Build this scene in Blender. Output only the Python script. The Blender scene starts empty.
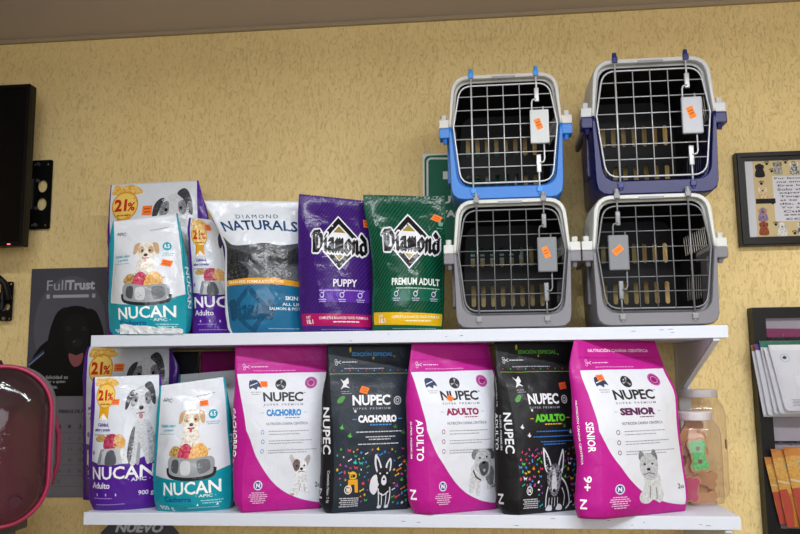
import bpy, bmesh, math, random
from mathutils import Vector, Matrix, noise
from mathutils.geometry import tessellate_polygon

random.seed(7)
S = bpy.context.scene
COL = S.collection
PI = math.pi

# ------------------------------------------------------------------ camera
F = 780.0
YAW, PITCH, ROLL = 0.09747, 0.13449, -0.01101
CAM = Vector((1.0308, -2.406, 1.3519))
_fwd = Vector((-math.sin(YAW) * math.cos(PITCH), math.cos(YAW) * math.cos(PITCH), math.sin(PITCH)))
_r = Vector((math.cos(YAW), math.sin(YAW), 0))
_u = _r.cross(_fwd)
RGT = math.cos(ROLL) * _r + math.sin(ROLL) * _u
UPV = -math.sin(ROLL) * _r + math.cos(ROLL) * _u
FWD = _fwd
cd = bpy.data.cameras.new('camera'); cam = bpy.data.objects.new('camera', cd); COL.objects.link(cam)
cd.sensor_width = 36; cd.lens = F / 800 * 36; cd.clip_start = 0.02
M = Matrix.Identity(4)
for i in range(3):
    M[i][0], M[i][1], M[i][2], M[i][3] = RGT[i], UPV[i], -FWD[i], CAM[i]
cam.matrix_world = M
S.camera = cam


def at(px, py, Y):
    """photo point -> (x, z) in the vertical plane y = Y"""
    d = FWD * F + RGT * (px - 400) - UPV * (py - 267)
    k = (Y - CAM.y) / d.y
    return CAM.x + d.x * k, CAM.z + d.z * k


# ------------------------------------------------------------------ materials
def lin(c):
    if isinstance(c, str):
        c = [int(c[i:i + 2], 16) / 255 for i in (0, 2, 4)]
    return tuple((v / 12.92 if v <= .04045 else ((v + .055) / 1.055) ** 2.4) for v in c) + (1,)


_mc = {}
# finish: roughness, bump strength, bump scale, coat
FIN = {
    'film': (.20, .28, 30, .12),      # glossy crinkled plastic film
    'matte': (.46, .22, 26, .05),    # matt laminated bag
    'foil': (.22, .30, 24, .12),
    'paper': (.7, .0, 10, 0),
    'board': (.45, .02, 60, 0),
    'plastic': (.38, .03, 300, 0),
    'gloss': (.12, .0, 10, 0),
    'metal': (.35, .0, 10, 0),
    'cloth': (.8, .25, 420, 0),
}


def mat(color, fin='paper', metal=0, mottle=None, rough=None):
    key = (color, fin, metal, mottle, rough)
    if key in _mc:
        return _mc[key]
    m = bpy.data.materials.new('m_%s_%s' % (color, fin)); m.use_nodes = True
    nt = m.node_tree; b = nt.nodes['Principled BSDF']
    r, bs, sc, coat = FIN[fin]
    b.inputs['Base Color'].default_value = lin(color)
    b.inputs['Roughness'].default_value = rough if rough is not None else r
    b.inputs['Metallic'].default_value = metal
    if fin in ('film', 'foil', 'matte') or max(lin(color)[:3]) < .05: b.inputs['Specular IOR Level'].default_value = .28
    b.inputs['Coat Weight'].default_value = coat
    b.inputs['Coat Roughness'].default_value = .12
    tc = nt.nodes.new('ShaderNodeTexCoord')
    if mottle:
        n = nt.nodes.new('ShaderNodeTexNoise'); n.inputs['Scale'].default_value = 180; n.inputs['Detail'].default_value = 4
        cr = nt.nodes.new('ShaderNodeValToRGB')
        cr.color_ramp.elements[0].position = .42; cr.color_ramp.elements[1].position = .62
        cr.color_ramp.elements[0].color = lin(color); cr.color_ramp.elements[1].color = lin(mottle)
        nt.links.new(tc.outputs['Object'], n.inputs['Vector']); nt.links.new(n.outputs['Fac'], cr.inputs['Fac'])
        nt.links.new(cr.outputs['Color'], b.inputs['Base Color'])
    if bs:
        n = nt.nodes.new('ShaderNodeTexNoise'); n.inputs['Scale'].default_value = sc
        n.inputs['Detail'].default_value = 3; n.inputs['Distortion'].default_value = .8 if fin in ('film', 'foil', 'matte') else 0
        bp = nt.nodes.new('ShaderNodeBump'); bp.inputs['Strength'].default_value = bs
        bp.inputs['Distance'].default_value = {'film': .008, 'foil': .009, 'matte': .010}.get(fin, .002)
        nt.links.new(tc.outputs['Object'], n.inputs['Vector']); nt.links.new(n.outputs['Fac'], bp.inputs['Height'])
        nt.links.new(bp.outputs['Normal'], b.inputs['Normal'])
        if coat:
            nt.links.new(bp.outputs['Normal'], b.inputs['Coat Normal'])
    _mc[key] = m
    return m


def glass_mat(name, color, rough=.03, ior=1.3, alpha=.25, bump=0):
    """thin clear plastic: mostly see-through with a glossy sheen"""
    m = bpy.data.materials.new(name); m.use_nodes = True
    nt = m.node_tree; b = nt.nodes['Principled BSDF']; out = nt.nodes['Material Output']
    b.inputs['Base Color'].default_value = lin(color); b.inputs['Roughness'].default_value = rough
    tr = nt.nodes.new('ShaderNodeBsdfTransparent'); tr.inputs['Color'].default_value = lin(color)
    gl = nt.nodes.new('ShaderNodeBsdfGlossy'); gl.inputs['Roughness'].default_value = rough
    lw = nt.nodes.new('ShaderNodeLayerWeight'); lw.inputs['Blend'].default_value = .5
    pw = nt.nodes.new('ShaderNodeMath'); pw.operation = 'POWER'; pw.inputs[1].default_value = 3.2; nt.links.new(lw.outputs['Facing'], pw.inputs[0])
    fr = nt.nodes.new('ShaderNodeMapRange'); fr.inputs['To Min'].default_value = .03; fr.inputs['To Max'].default_value = .45; nt.links.new(pw.outputs[0], fr.inputs['Value'])
    mx = nt.nodes.new('ShaderNodeMixShader'); mx2 = nt.nodes.new('ShaderNodeMixShader')
    nt.links.new(fr.outputs[0], mx.inputs[0]); nt.links.new(tr.outputs[0], mx.inputs[1]); nt.links.new(gl.outputs[0], mx.inputs[2])
    mx2.inputs[0].default_value = alpha
    nt.links.new(mx.outputs[0], mx2.inputs[1]); nt.links.new(b.outputs[0], mx2.inputs[2])
    nt.links.new(mx2.outputs[0], out.inputs['Surface'])
    if bump:
        tc = nt.nodes.new('ShaderNodeTexCoord')
        n = nt.nodes.new('ShaderNodeTexNoise'); n.inputs['Scale'].default_value = 22; n.inputs['Distortion'].default_value = 1.0
        bp = nt.nodes.new('ShaderNodeBump'); bp.inputs['Strength'].default_value = bump; bp.inputs['Distance'].default_value = .02
        nt.links.new(tc.outputs['Object'], n.inputs['Vector']); nt.links.new(n.outputs['Fac'], bp.inputs['Height'])
        for t in (b, gl, lw):
            nt.links.new(bp.outputs['Normal'], t.inputs['Normal'])
    return m


def stucco(name, base, dark, strength):
    m = bpy.data.materials.new(name); m.use_nodes = True
    nt = m.node_tree; b = nt.nodes['Principled BSDF']; L = nt.links.new
    b.inputs['Roughness'].default_value = .75
    tc = nt.nodes.new('ShaderNodeTexCoord')
    mp = nt.nodes.new('ShaderNodeMapping'); mp.inputs['Scale'].default_value = (1, 1, .26)
    L(tc.outputs['Object'], mp.inputs['Vector'])
    n = nt.nodes.new('ShaderNodeTexNoise'); n.inputs['Scale'].default_value = 105; n.inputs['Detail'].default_value = 1.5
    n.inputs['Distortion'].default_value = .7
    L(mp.outputs[0], n.inputs['Vector'])
    # worm-like ridges: |n - .5|
    a = nt.nodes.new('ShaderNodeMath'); a.operation = 'SUBTRACT'; a.inputs[1].default_value = .5; L(n.outputs['Fac'], a.inputs[0])
    ab = nt.nodes.new('ShaderNodeMath'); ab.operation = 'ABSOLUTE'; L(a.outputs[0], ab.inputs[0])
    mr = nt.nodes.new('ShaderNodeMapRange'); mr.inputs['From Max'].default_value = .04; L(ab.outputs[0], mr.inputs['Value'])
    n2 = nt.nodes.new('ShaderNodeTexNoise'); n2.inputs['Scale'].default_value = 2.2; n2.inputs['Detail'].default_value = 4
    L(tc.outputs['Object'], n2.inputs['Vector'])
    gate = nt.nodes.new('ShaderNodeTexNoise'); gate.inputs['Scale'].default_value = 55; L(tc.outputs['Object'], gate.inputs['Vector'])
    gr = nt.nodes.new('ShaderNodeMapRange'); gr.inputs['From Min'].default_value = .52; gr.inputs['From Max'].default_value = .64
    L(gate.outputs['Fac'], gr.inputs['Value'])
    mx = nt.nodes.new('ShaderNodeMath'); mx.operation = 'MAXIMUM'; L(mr.outputs[0], mx.inputs[0]); L(gr.outputs[0], mx.inputs[1])
    mix = nt.nodes.new('ShaderNodeMix'); mix.data_type = 'RGBA'
    mix.inputs['A'].default_value = lin(dark); mix.inputs['B'].default_value = lin(base)
    L(mx.outputs[0], mix.inputs['Factor'])
    mix2 = nt.nodes.new('ShaderNodeMix'); mix2.data_type = 'RGBA'; mix2.blend_type = 'MULTIPLY'; mix2.inputs['Factor'].default_value = .35
    cr = nt.nodes.new('ShaderNodeValToRGB'); cr.color_ramp.elements[0].color = (.78, .76, .70, 1); cr.color_ramp.elements[0].position = .35
    cr.color_ramp.elements[1].position = .65
    L(n2.outputs['Fac'], cr.inputs['Fac']); L(mix.outputs['Result'], mix2.inputs['A']); L(cr.outputs['Color'], mix2.inputs['B'])
    L(mix2.outputs['Result'], b.inputs['Base Color'])
    bp = nt.nodes.new('ShaderNodeBump'); bp.inputs['Strength'].default_value = strength; bp.inputs['Distance'].default_value = .006
    L(mx.outputs[0], bp.inputs['Height']); L(bp.outputs['Normal'], b.inputs['Normal'])
    return m


def emit_mat(name, color, s):
    m = bpy.data.materials.new(name); m.use_nodes = True
    b = m.node_tree.nodes['Principled BSDF']
    b.inputs['Base Color'].default_value = (.8, .8, .8, 1)
    b.inputs['Emission Color'].default_value = lin(color); b.inputs['Emission Strength'].default_value = s
    return m


# ------------------------------------------------------------------ mesh builder
def tag(o, label=None, cat=None, group=None, kind=None):
    if label: o['label'] = label
    if cat: o['category'] = cat
    if group: o['group'] = group
    if kind: o['kind'] = kind
    return o


def empty(name, loc, label, cat, group=None):
    o = bpy.data.objects.new(name, None); o.empty_display_size = .05
    COL.objects.link(o); o.location = loc
    return tag(o, label, cat, group)


class MB:
    def __init__(s):
        s.v, s.f, s.m, s.mats = [], [], [], []

    def mi(s, m):
        if m not in s.mats: s.mats.append(m)
        return s.mats.index(m)

    def add(s, vs, fs, m):
        b = len(s.v); k = s.mi(m)
        s.v += [Vector(v) for v in vs]
        for f in fs:
            s.f.append(tuple(b + i for i in f)); s.m.append(k)
        return s

    def box(s, lo, hi, m, bev=0, rot=None, piv=None):
        x0, y0, z0 = lo; x1, y1, z1 = hi
        bm = bmesh.new(); bmesh.ops.create_cube(bm, size=1)
        for v in bm.verts:
            v.co = Vector((x0 + (v.co.x + .5) * (x1 - x0), y0 + (v.co.y + .5) * (y1 - y0), z0 + (v.co.z + .5) * (z1 - z0)))
        if bev:
            bmesh.ops.bevel(bm, geom=bm.edges[:], offset=bev, segments=2, profile=.6, affect='EDGES')
        return s.addbm(bm, m, rot, piv)

    def addbm(s, bm, m, rot=None, piv=None):
        bm.verts.index_update()
        vs = [v.co.copy() for v in bm.verts]
        if rot is not None:
            p = Vector(piv or (0, 0, 0)); vs = [rot @ (v - p) + p for v in vs]
        s.add(vs, [[v.index for v in f.verts] for f in bm.faces], m); bm.free()
        return s

    def tube(s, pts, r, m, n=8, closed=False, caps=True):
        pts = [Vector(p) for p in pts]; N = len(pts); rs = r if isinstance(r, (list, tuple)) else [r] * N
        rings = []; up = None
        for i, p in enumerate(pts):
            a = pts[(i - 1) % N] if (closed or i > 0) else p
            c = pts[(i + 1) % N] if (closed or i < N - 1) else p
            t = (c - a).normalized()
            if up is None:
                up = Vector((0, 0, 1)) if abs(t.z) < .9 else Vector((1, 0, 0))
            up = (up - t * up.dot(t))
            if up.length < 1e-4: up = t.orthogonal()
            up.normalize(); w = t.cross(up)
            rings.append([p + (up * math.cos(2 * PI * k / n) + w * math.sin(2 * PI * k / n)) * rs[i] for k in range(n)])
        vs = [v for rg in rings for v in rg]; fs = []
        for i in range(N if closed else N - 1):
            j = (i + 1) % N
            for k in range(n):
                fs.append((i * n + k, i * n + (k + 1) % n, j * n + (k + 1) % n, j * n + k))
        if caps and not closed:
            fs.append(tuple(range(n - 1, -1, -1))); fs.append(tuple((N - 1) * n + k for k in range(n)))
        return s.add(vs, fs, m)

    def lathe(s, prof, m, n=32, c=(0, 0, 0), sx=1, sy=1, pw=1):
        """prof: (r, z) from bottom to top; pw<1 squares the section"""
        vs, fs = [], []
        for r, z in prof:
            for k in range(n):
                a = 2 * PI * k / n; ca, sa = math.cos(a), math.sin(a)
                q = (abs(ca) ** (2 / pw) + abs(sa) ** (2 / pw)) ** (-pw / 2) if pw != 1 else 1
                vs.append((c[0] + r * ca * q * sx, c[1] + r * sa * q * sy, c[2] + z))
        for i in range(len(prof) - 1):
            for k in range(n):
                fs.append((i * n + k, i * n + (k + 1) % n, (i + 1) * n + (k + 1) % n, (i + 1) * n + k))
        if prof[0][0] > 1e-6: fs.append(tuple(range(n - 1, -1, -1)))
        if prof[-1][0] > 1e-6: fs.append(tuple((len(prof) - 1) * n + k for k in range(n)))
        return s.add(vs, fs, m)

    def prism(s, poly, y0, y1, m, holes=(), fn=None):
        """polygon in (x, z), extruded from y0 to y1"""
        loops = [list(poly)] + [list(h) for h in holes]
        tris = tessellate_polygon([[Vector((p[0], p[1], 0)) for p in l] for l in loops])
        flat = [p for l in loops for p in l]; n = len(flat)
        vs = [(p[0], y0, p[1]) for p in flat] + [(p[0], y1, p[1]) for p in flat]
        if fn: vs = [fn(*v) for v in vs]
        fs = [tuple(t) for t in tris] + [tuple(n + i for i in reversed(t)) for t in tris]
        b = 0
        for l in loops:
            for i in range(len(l)):
                j = (i + 1) % len(l); fs.append((b + i, b + j, n + b + j, n + b + i))
            b += len(l)
        return s.add(vs, fs, m)

    def build(s, name, parent=None, smooth=False, loc=None, angle=None, recalc=True):
        me = bpy.data.meshes.new(name)
        me.from_pydata(s.v, [], s.f)
        for m in s.mats: me.materials.append(m)
        me.polygons.foreach_set('material_index', s.m)
        if smooth: me.polygons.foreach_set('use_smooth', [True] * len(s.f))
        if recalc:
            bm = bmesh.new(); bm.from_mesh(me); bmesh.ops.recalc_face_normals(bm, faces=bm.faces)
            if angle:
                for e in bm.edges:
                    if len(e.link_faces) == 2 and e.calc_face_angle(0) > angle: e.smooth = False
            bm.to_mesh(me); bm.free()
        me.update()
        o = bpy.data.objects.new(name, me); COL.objects.link(o)
        if parent: o.parent = parent
        if loc: o.location = loc
        return o


def rrect(x0, z0, x1, z1, r, n=6):
    pts = []
    for cx, cz, a0 in ((x1 - r, z0 + r, -90), (x1 - r, z1 - r, 0), (x0 + r, z1 - r, 90), (x0 + r, z0 + r, 180)):
        for k in range(n + 1):
            a = math.radians(a0 + 90 * k / n); pts.append((cx + r * math.cos(a), cz + r * math.sin(a)))
    return pts


def circ(cx, cz, r, n=20, rz=None):
    return [(cx + r * math.cos(2 * PI * k / n), cz + (rz or r) * math.sin(2 * PI * k / n)) for k in range(n)]


# ------------------------------------------------------------------ flat artwork printed on things
_tc = {}


def text_tris(s, bold, shear, space):
    key = (s, bold, shear, space)
    if key not in _tc:
        cu = bpy.data.curves.new('t', 'FONT'); cu.body = s; cu.offset = bold; cu.shear = shear
        cu.space_character = space; cu.resolution_u = 2
        ob = bpy.data.objects.new('t', cu); me = bpy.data.meshes.new_from_object(ob)
        bm = bmesh.new(); bm.from_mesh(me); bmesh.ops.triangulate(bm, faces=bm.faces)
        bm.verts.index_update()
        vs = [(v.co.x, v.co.y) for v in bm.verts]; fs = [[v.index for v in f.verts] for f in bm.faces]
        bm.free(); bpy.data.objects.remove(ob); bpy.data.curves.remove(cu); bpy.data.meshes.remove(me)
        xs = [v[0] for v in vs]; ys = [v[1] for v in vs]
        x0, x1, y0, y1 = min(xs), max(xs), min(ys), max(ys)
        _tc[key] = ([((a - x0) / (x1 - x0), (b - y0) / (y1 - y0)) for a, b in vs], fs)
    return _tc[key]


def spline(p, n=5, closed=True):
    out = []; N = len(p)
    for i in range(N if closed else N - 1):
        g = lambda k: p[k % N] if closed else p[max(0, min(N - 1, k))]
        a, b, c, d = g(i - 1), g(i), g(i + 1), g(i + 2)
        for k in range(n):
            t = k / n
            out.append(tuple(.5 * ((2 * b[j]) + (-a[j] + c[j]) * t + (2 * a[j] - 5 * b[j] + 4 * c[j] - d[j]) * t * t + (-a[j] + 3 * b[j] - 3 * c[j] + d[j]) * t ** 3) for j in (0, 1)))
    if not closed: out.append(tuple(p[-1]))
    return out


class Art:
    """2D artwork; x to the right, y DOWN, in a frame W x H"""

    def __init__(s, W, H, fin='paper'):
        s.W, s.H, s.fin = W, H, fin; s.v, s.f, s.m, s.mats = [], [], [], []; s.n = 0; s.xf = None

    def _add(s, vs, fs, col, lay, mottle=None, metal=0, rough=None):
        m = col if not isinstance(col, str) else mat(col, s.fin, metal, mottle, rough)
        if m not in s.mats: s.mats.append(m)
        k = s.mats.index(m); b = len(s.v); s.n += 1
        o = lay + s.n * .0025
        if s.xf: vs = [s.xf(x, y) for x, y in vs]
        s.v += [(x, y, o) for x, y in vs]
        for f in fs: s.f.append(tuple(b + i for i in f)); s.m.append(k)

    def poly(s, pts, col, lay=1, holes=(), **k):
        loops = [list(pts)] + [list(h) for h in holes]
        tris = tessellate_polygon([[Vector((p[0], p[1], 0)) for p in l] for l in loops])
        s._add([p for l in loops for p in l], tris, col, lay, **k)

    def blob(s, pts, col, lay=1, n=5, **k): s.poly(spline(pts, n), col, lay, **k)

    def rect(s, x0, y0, x1, y1, col, lay=1, **k): s._add([(x0, y0), (x1, y0), (x1, y1), (x0, y1)], [(0, 1, 2, 3)], col, lay, **k)

    def ell(s, cx, cy, rx, ry=None, col='ffffff', lay=1, n=16, rot=0, **k):
        ry = rx if ry is None else ry; c, q = math.cos(rot), math.sin(rot)
        P = [(rx * math.cos(2 * PI * i / n), ry * math.sin(2 * PI * i / n)) for i in range(n)]
        s._add([(cx + a * c - b * q, cy + a * q + b * c) for a, b in P], [tuple(range(n))], col, lay, **k)

    def ring(s, cx, cy, r, w, col, lay=2, n=20, ay=1):
        s.line([(cx + r * math.cos(2 * PI * i / n), cy + ay * r * math.sin(2 * PI * i / n)) for i in range(n + 1)], w, col, lay)

    def line(s, pts, w, col, lay=2, **k):
        vs = []; N = len(pts)
        for i, p in enumerate(pts):
            a, c = pts[max(0, i - 1)], pts[min(N - 1, i + 1)]
            dx, dy = c[0] - a[0], c[1] - a[1]; l = math.hypot(dx, dy) or 1
            vs += [(p[0] - dy / l * w / 2, p[1] + dx / l * w / 2), (p[0] + dy / l * w / 2, p[1] - dx / l * w / 2)]
        s._add(vs, [(2 * i, 2 * i + 1, 2 * i + 3, 2 * i + 2) for i in range(N - 1)], col, lay, **k)

    def txt(s, t, x0, x1, y0, y1, col, lay=3, bold=.02, shear=0, space=1, rot=0, arc=0, slope=0, **k):
        """rot: 0, or 90 = reading downwards inside the same box"""
        vs, fs = text_tris(t, bold, shear, space); out = []
        for a, b in vs:
            if rot == 90: x, y = x0 + (x1 - x0) * b, y0 + (y1 - y0) * a
            elif rot == -90: x, y = x1 - (x1 - x0) * b, y1 - (y1 - y0) * a
            else: x, y = x0 + (x1 - x0) * a, y1 - (y1 - y0) * b + slope * (a - .5) - arc * (1 - (2 * a - 1) ** 2)
            out.append((x, y))
        s._add(out, fs, col, lay, **k)

    def micro(s, x0, x1, y, h, col, lay=2, slope=0, vert=False):
        """a line of print too small to read"""
        x = x0
        while x < x1 - h * .4:
            w = min(random.uniform(2, 7) * h * .8, x1 - x)
            dy = slope * (x - x0) / (x1 - x0)
            s.rect(x, y + dy, x + w, y + h + dy, col, lay) if not vert else s.rect(y, x, y + h, x + w, col, lay)
            x += w + h * .7

    def tobm(s, nx, ny, clip=True, xcuts=None, ycuts=None):
        bm = bmesh.new(); vs = [bm.verts.new(v) for v in s.v]
        for f, k in zip(s.f, s.m):
            try:
                q = bm.faces.new([vs[i] for i in f]); q.material_index = k
            except ValueError: pass

        def cut(co, no, outer=False):
            g = bm.verts[:] + bm.edges[:] + bm.faces[:]
            bmesh.ops.bisect_plane(bm, geom=g, dist=1e-5, plane_co=co, plane_no=no, clear_outer=outer)
        if clip:
            cut((0, 0, 0), (-1, 0, 0), True); cut((s.W, 0, 0), (1, 0, 0), True)
            cut((0, 0, 0), (0, -1, 0), True); cut((0, s.H, 0), (0, 1, 0), True)
        for i in range(1, nx): cut((s.W * i / nx, 0, 0), (1, 0, 0))
        for i in range(1, ny): cut((0, s.H * i / ny, 0), (0, 1, 0))
        loose = [v for v in bm.verts if not v.link_faces]
        bmesh.ops.delete(bm, geom=loose, context='VERTS')
        return bm

    def onto(s, mb, fn, nx=1, ny=1, unit=.0002, clip=True, pick=None):
        """map every printed point with fn(u, v) -> (point, normal); u, v in 0..1, v down"""
        bm = s.tobm(nx, ny, clip); bm.verts.index_update()
        vs = []
        for v in bm.verts:
            p, n = fn(v.co.x / s.W, v.co.y / s.H); vs.append(p + n * (unit * (2.3 + v.co.z * .6)))
        idx = {}
        for k, m in enumerate(s.mats):
            sel = []; used = {}
            for f in bm.faces:
                if f.material_index != k: continue
                if pick and not pick(f.calc_center_median().y / s.H): continue
                sel.append([used.setdefault(v.index, len(used)) for v in f.verts])
            if sel:
                inv = sorted(used, key=used.get)
                mb.add([vs[i] for i in inv], sel, m)
        bm.free()


def flat_fn(o, ex, ey):
    o, ex, ey = Vector(o), Vector(ex), Vector(ey); n = -(ex.cross(ey)).normalized()
    if n.y > 0: n = -n
    return lambda u, v: (o + ex * u + ey * v, n)


# ------------------------------------------------------------------ bags
def sm(a, b, x):
    x = max(0, min(1, (x - a) / (b - a))); return x * x * (3 - 2 * x)


def interp(xs, ys, x):
    """monotone-ish cubic through the table"""
    if x <= xs[0]: return ys[0]
    if x >= xs[-1]: return ys[-1]
    i = max(k for k in range(len(xs) - 1) if xs[k] <= x)
    h = xs[i + 1] - xs[i]; t = (x - xs[i]) / h
    sl = lambda k: (ys[k + 1] - ys[k]) / (xs[k + 1] - xs[k])
    def tan(k):
        if k == 0: return sl(0)
        if k == len(xs) - 1: return sl(k - 1)
        a, b = sl(k - 1), sl(k)
        return 0 if a * b <= 0 else 2 * a * b / (a + b)
    m0, m1 = tan(i), tan(i + 1)
    return ((2 * t ** 3 - 3 * t * t + 1) * ys[i] + (t ** 3 - 2 * t * t + t) * h * m0 + (-2 * t ** 3 + 3 * t * t) * ys[i + 1] + (t ** 3 - t * t) * h * m1)


class Bag:
    def __init__(s, rows, Yb, D, zb, kind='box', lean=0, rot=0, tilt=0, amp=.0016, seed=1, NS=36, NT=56, creases=10, bulge=None, ztop=None, wav=0, prof=None, camp=.0022):
        s.kind = kind
        rows = sorted(rows, key=lambda r: -r[0]); pb, pt = rows[0][0], rows[-1][0]
        ts = [(pb - r[0]) / (pb - pt) for r in rows]
        NG, NB = 8, 8; C = NS + NG + NB + NG
        s.NS, s.NT, s.NG, s.NB, s.C = NS, NT, NG, NB, C
        rnd = random.Random(seed)
        cr = []
        for _ in range(creases):
            x, y = rnd.random(), rnd.random() ** .7
            a = rnd.uniform(-1, 1) * (.9 if kind == 'pillow' else .6) + (PI / 2 if rnd.random() < .4 else 0); l = rnd.uniform(.08, .3)
            cr.append((x, y, math.cos(a), math.sin(a), l, rnd.choice((-1, 1, 1)) * rnd.uniform(.5, 1), rnd.uniform(.008, .02)))
        pr = prof or ([(0, .8), (.08, 1), (.45, 1), (.75, .62), (.88, .2), (1, .03)] if kind == 'box' else [(0, .45), (.06, .8), (.3, 1), (.6, .8), (.85, .3), (.95, .06), (1, .03)])
        P = lambda t: interp([a for a, _ in pr], [b for _, b in pr], t)
        z0 = None; G = []
        for j in range(NT + 1):
            t = j / NT; py = pb + (pt - pb) * t
            gl, fl, fr, gr = (interp(ts, [r[k] for r in rows], t) for k in (1, 2, 3, 4))
            p = P(t)
            Yf = Yb + lean * t + (D / 2 if kind == 'pillow' else (1 - p) * D / 2)
            bl = (D / 2 * p if kind == 'pillow' else (bulge if bulge is not None else .014) * math.sin(PI * min(1, t * 1.12 + .0)) ** .7 if t * 1.12 < 1 else 0)
            back = (D / 2 * p if kind == 'pillow' else D * p)
            zc = at((fl + fr) / 2, py, Yf)[1]
            if z0 is None: z0 = zc
            zz = zc - z0 + zb
            if ztop: zz = zb + (zz - zb) * (ztop - zb) / (at((rows[-1][2] + rows[-1][3]) / 2, pt, Yb + lean + D / 2)[1] - z0)
            ring = []

            def pt_(px, dy, sv):
                Y = Yf + dy + rot * (sv - .5)
                x = at(px, py, Y)[0]
                z = zz + tilt * (sv - .5) * t ** 3 + wav * math.sin(sv * 11 + seed) * sm(.8, 1, t)
                return Vector((x, Y, z))
            A, B_ = pt_(fl, 0, 0), pt_(fr, 0, 1)
            dgl = back * (.28 if kind == 'box' else .3)
            GL, GR = pt_(gl, dgl, 0), pt_(gr, dgl, 1)
            if kind == 'box':
                BL = Vector(((A.x + GL.x) / 2 + .006, A.y + back, A.z)); BR = Vector(((B_.x + GR.x) / 2 - .004, B_.y + back, B_.z))
            else:
                BL = pt_(gl + 1.5, 0, 0); BL.y = A.y + back; BR = pt_(gr - 1.5, 0, 1); BR.y = B_.y + back
            for i in range(NS):
                q = i / NS; c = A.lerp(B_, q)
                e = 2.3 if kind == 'pillow' else 3.0
                c.y -= bl * (1 - abs(2 * q - 1) ** e)
                ring.append(c)
            def g3(a, b, c, q):
                return (a * (1 - q) ** 2 + (b * 2 - (a + c) * .5) * 2 * q * (1 - q) + c * q * q)
            for i in range(NG): ring.append(g3(B_, GR, BR, i / NG))
            for i in range(NB):
                q = i / NB; c = BR.lerp(BL, q)
                if kind == 'pillow': c.y += 0
                ring.append(c)
            for i in range(NG): ring.append(g3(BL, GL, A, i / NG))
            G.append(ring)
        # normals and displacement
        def nrm(G):
            N = []
            for j in range(NT + 1):
                r = []
                for i in range(C):
                    a = G[j][(i + 1) % C] - G[j][(i - 1) % C]
                    b = G[min(NT, j + 1)][i] - G[max(0, j - 1)][i]
                    n = a.cross(b); r.append(n.normalized() if n.length > 1e-12 else Vector((0, -1, 0)))
                N.append(r)
            return N
        N = nrm(G)
        off = Vector((seed * 3.7, seed * 1.3, 0))
        for j in range(NT + 1):
            t = j / NT; w = sm(0, .06, t) * (1 - .7 * sm(.86, 1, t))
            for i in range(C):
                p = G[j][i] + off
                d = amp * (noise.noise(p * 16) * 1.3 + noise.noise(p * 38) * .8)
                if i <= NS:
                    q = i / NS
                    for x, y, ca, sa, l, a, wd in cr:
                        dx, dy = q - x, (t - y) * 1.6
                        u = dx * ca + dy * sa; v = -dx * sa + dy * ca
                        if abs(u) < l: d += camp * a * math.exp(-(v / wd) ** 2 * .5) * (1 - (u / l) ** 2)
                    d *= sm(0, .05, q) * sm(0, .05, 1 - q) * .8 + .2
                if NS + NG <= i <= NS + NG + NB: d = 0
                G[j][i] = G[j][i] + N[j][i] * d * w
        s.o = Vector(((G[0][0].x + G[0][NS].x) / 2, (G[0][0].y + G[0][NS + NG].y) / 2, zb))
        zmin = min(p.z for p in G[0])
        for r in G:
            for i in range(C): r[i] = r[i] - s.o
        for i in range(C): G[0][i].z = 0.0005
        s.G = G; s.N = nrm(G)

    def _at(s, x, y):
        i = min(int(x), 10 ** 6); j = min(int(y), s.NT - 1); a, b = x - i, y - j
        g = lambda T: (T[j][i % s.C] * (1 - a) + T[j][(i + 1) % s.C] * a) * (1 - b) + (T[j + 1][i % s.C] * (1 - a) + T[j + 1][(i + 1) % s.C] * a) * b
        return g(s.G), g(s.N).normalized()

    def front(s, u, v): return s._at(max(0, min(s.NS - 1e-6, u * s.NS)), max(0, (1 - v) * s.NT - 1e-6))

    def left(s, u, v): return s._at(s.C - s.NG + max(0, min(s.NG - 1e-6, u * s.NG)), max(0, (1 - v) * s.NT - 1e-6))

    def right(s, u, v): return s._at(s.NS + max(0, min(s.NG - 1e-6, u * s.NG)), max(0, (1 - v) * s.NT - 1e-6))

    def build(s, label, group=None, base='ffffff', side=None, fin='film', art=None, lart=None, rart=None, sticker=None, seal=None, cat='dog food bag', scol='ff7a1f', srot=0):
        root = empty('dog_food_bag', s.o, label, cat, group)
        side = side or base
        cutj = s.NT if seal is None else round(s.NT * (1 - seal))
        for nm, j0, j1 in (('bag_body', 0, cutj), ('top_seal', cutj, s.NT)):
            if j1 <= j0: continue
            mb = MB(); C = s.C
            vs = [p for j in range(j0, j1 + 1) for p in s.G[j]]
            ff, fs_ = [], []
            for j in range(j1 - j0):
                for i in range(C):
                    q = (j * C + i, j * C + (i + 1) % C, (j + 1) * C + (i + 1) % C, (j + 1) * C + i)
                    (ff if i < s.NS else fs_).append(q)
            mb.v = vs; mb.mats = [mat(base, fin), mat(side, fin)] if side != base else [mat(base, fin)]
            k2 = len(mb.mats) - 1
            mb.f = ff + fs_; mb.m = [0] * len(ff) + [k2] * len(fs_)
            if j0 == 0: mb.f.append(tuple(range(C - 1, -1, -1))); mb.m.append(k2)
            if j1 == s.NT:
                b = (j1 - j0) * C; mb.f.append(tuple(b + i for i in range(C))); mb.m.append(k2)
            vv = 1 - cutj / s.NT
            pick = (lambda v: v > vv) if nm == 'bag_body' else (lambda v: v <= vv)
            if seal is None: pick = None
            if art: art.onto(mb, s.front, s.NS, s.NT, pick=pick)
            if lart: lart.onto(mb, s.left, s.NG, s.NT, pick=pick)
            if rart: rart.onto(mb, s.right, s.NG, s.NT, pick=pick)
            o = mb.build(nm, root, smooth=True, recalc=False)
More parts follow.
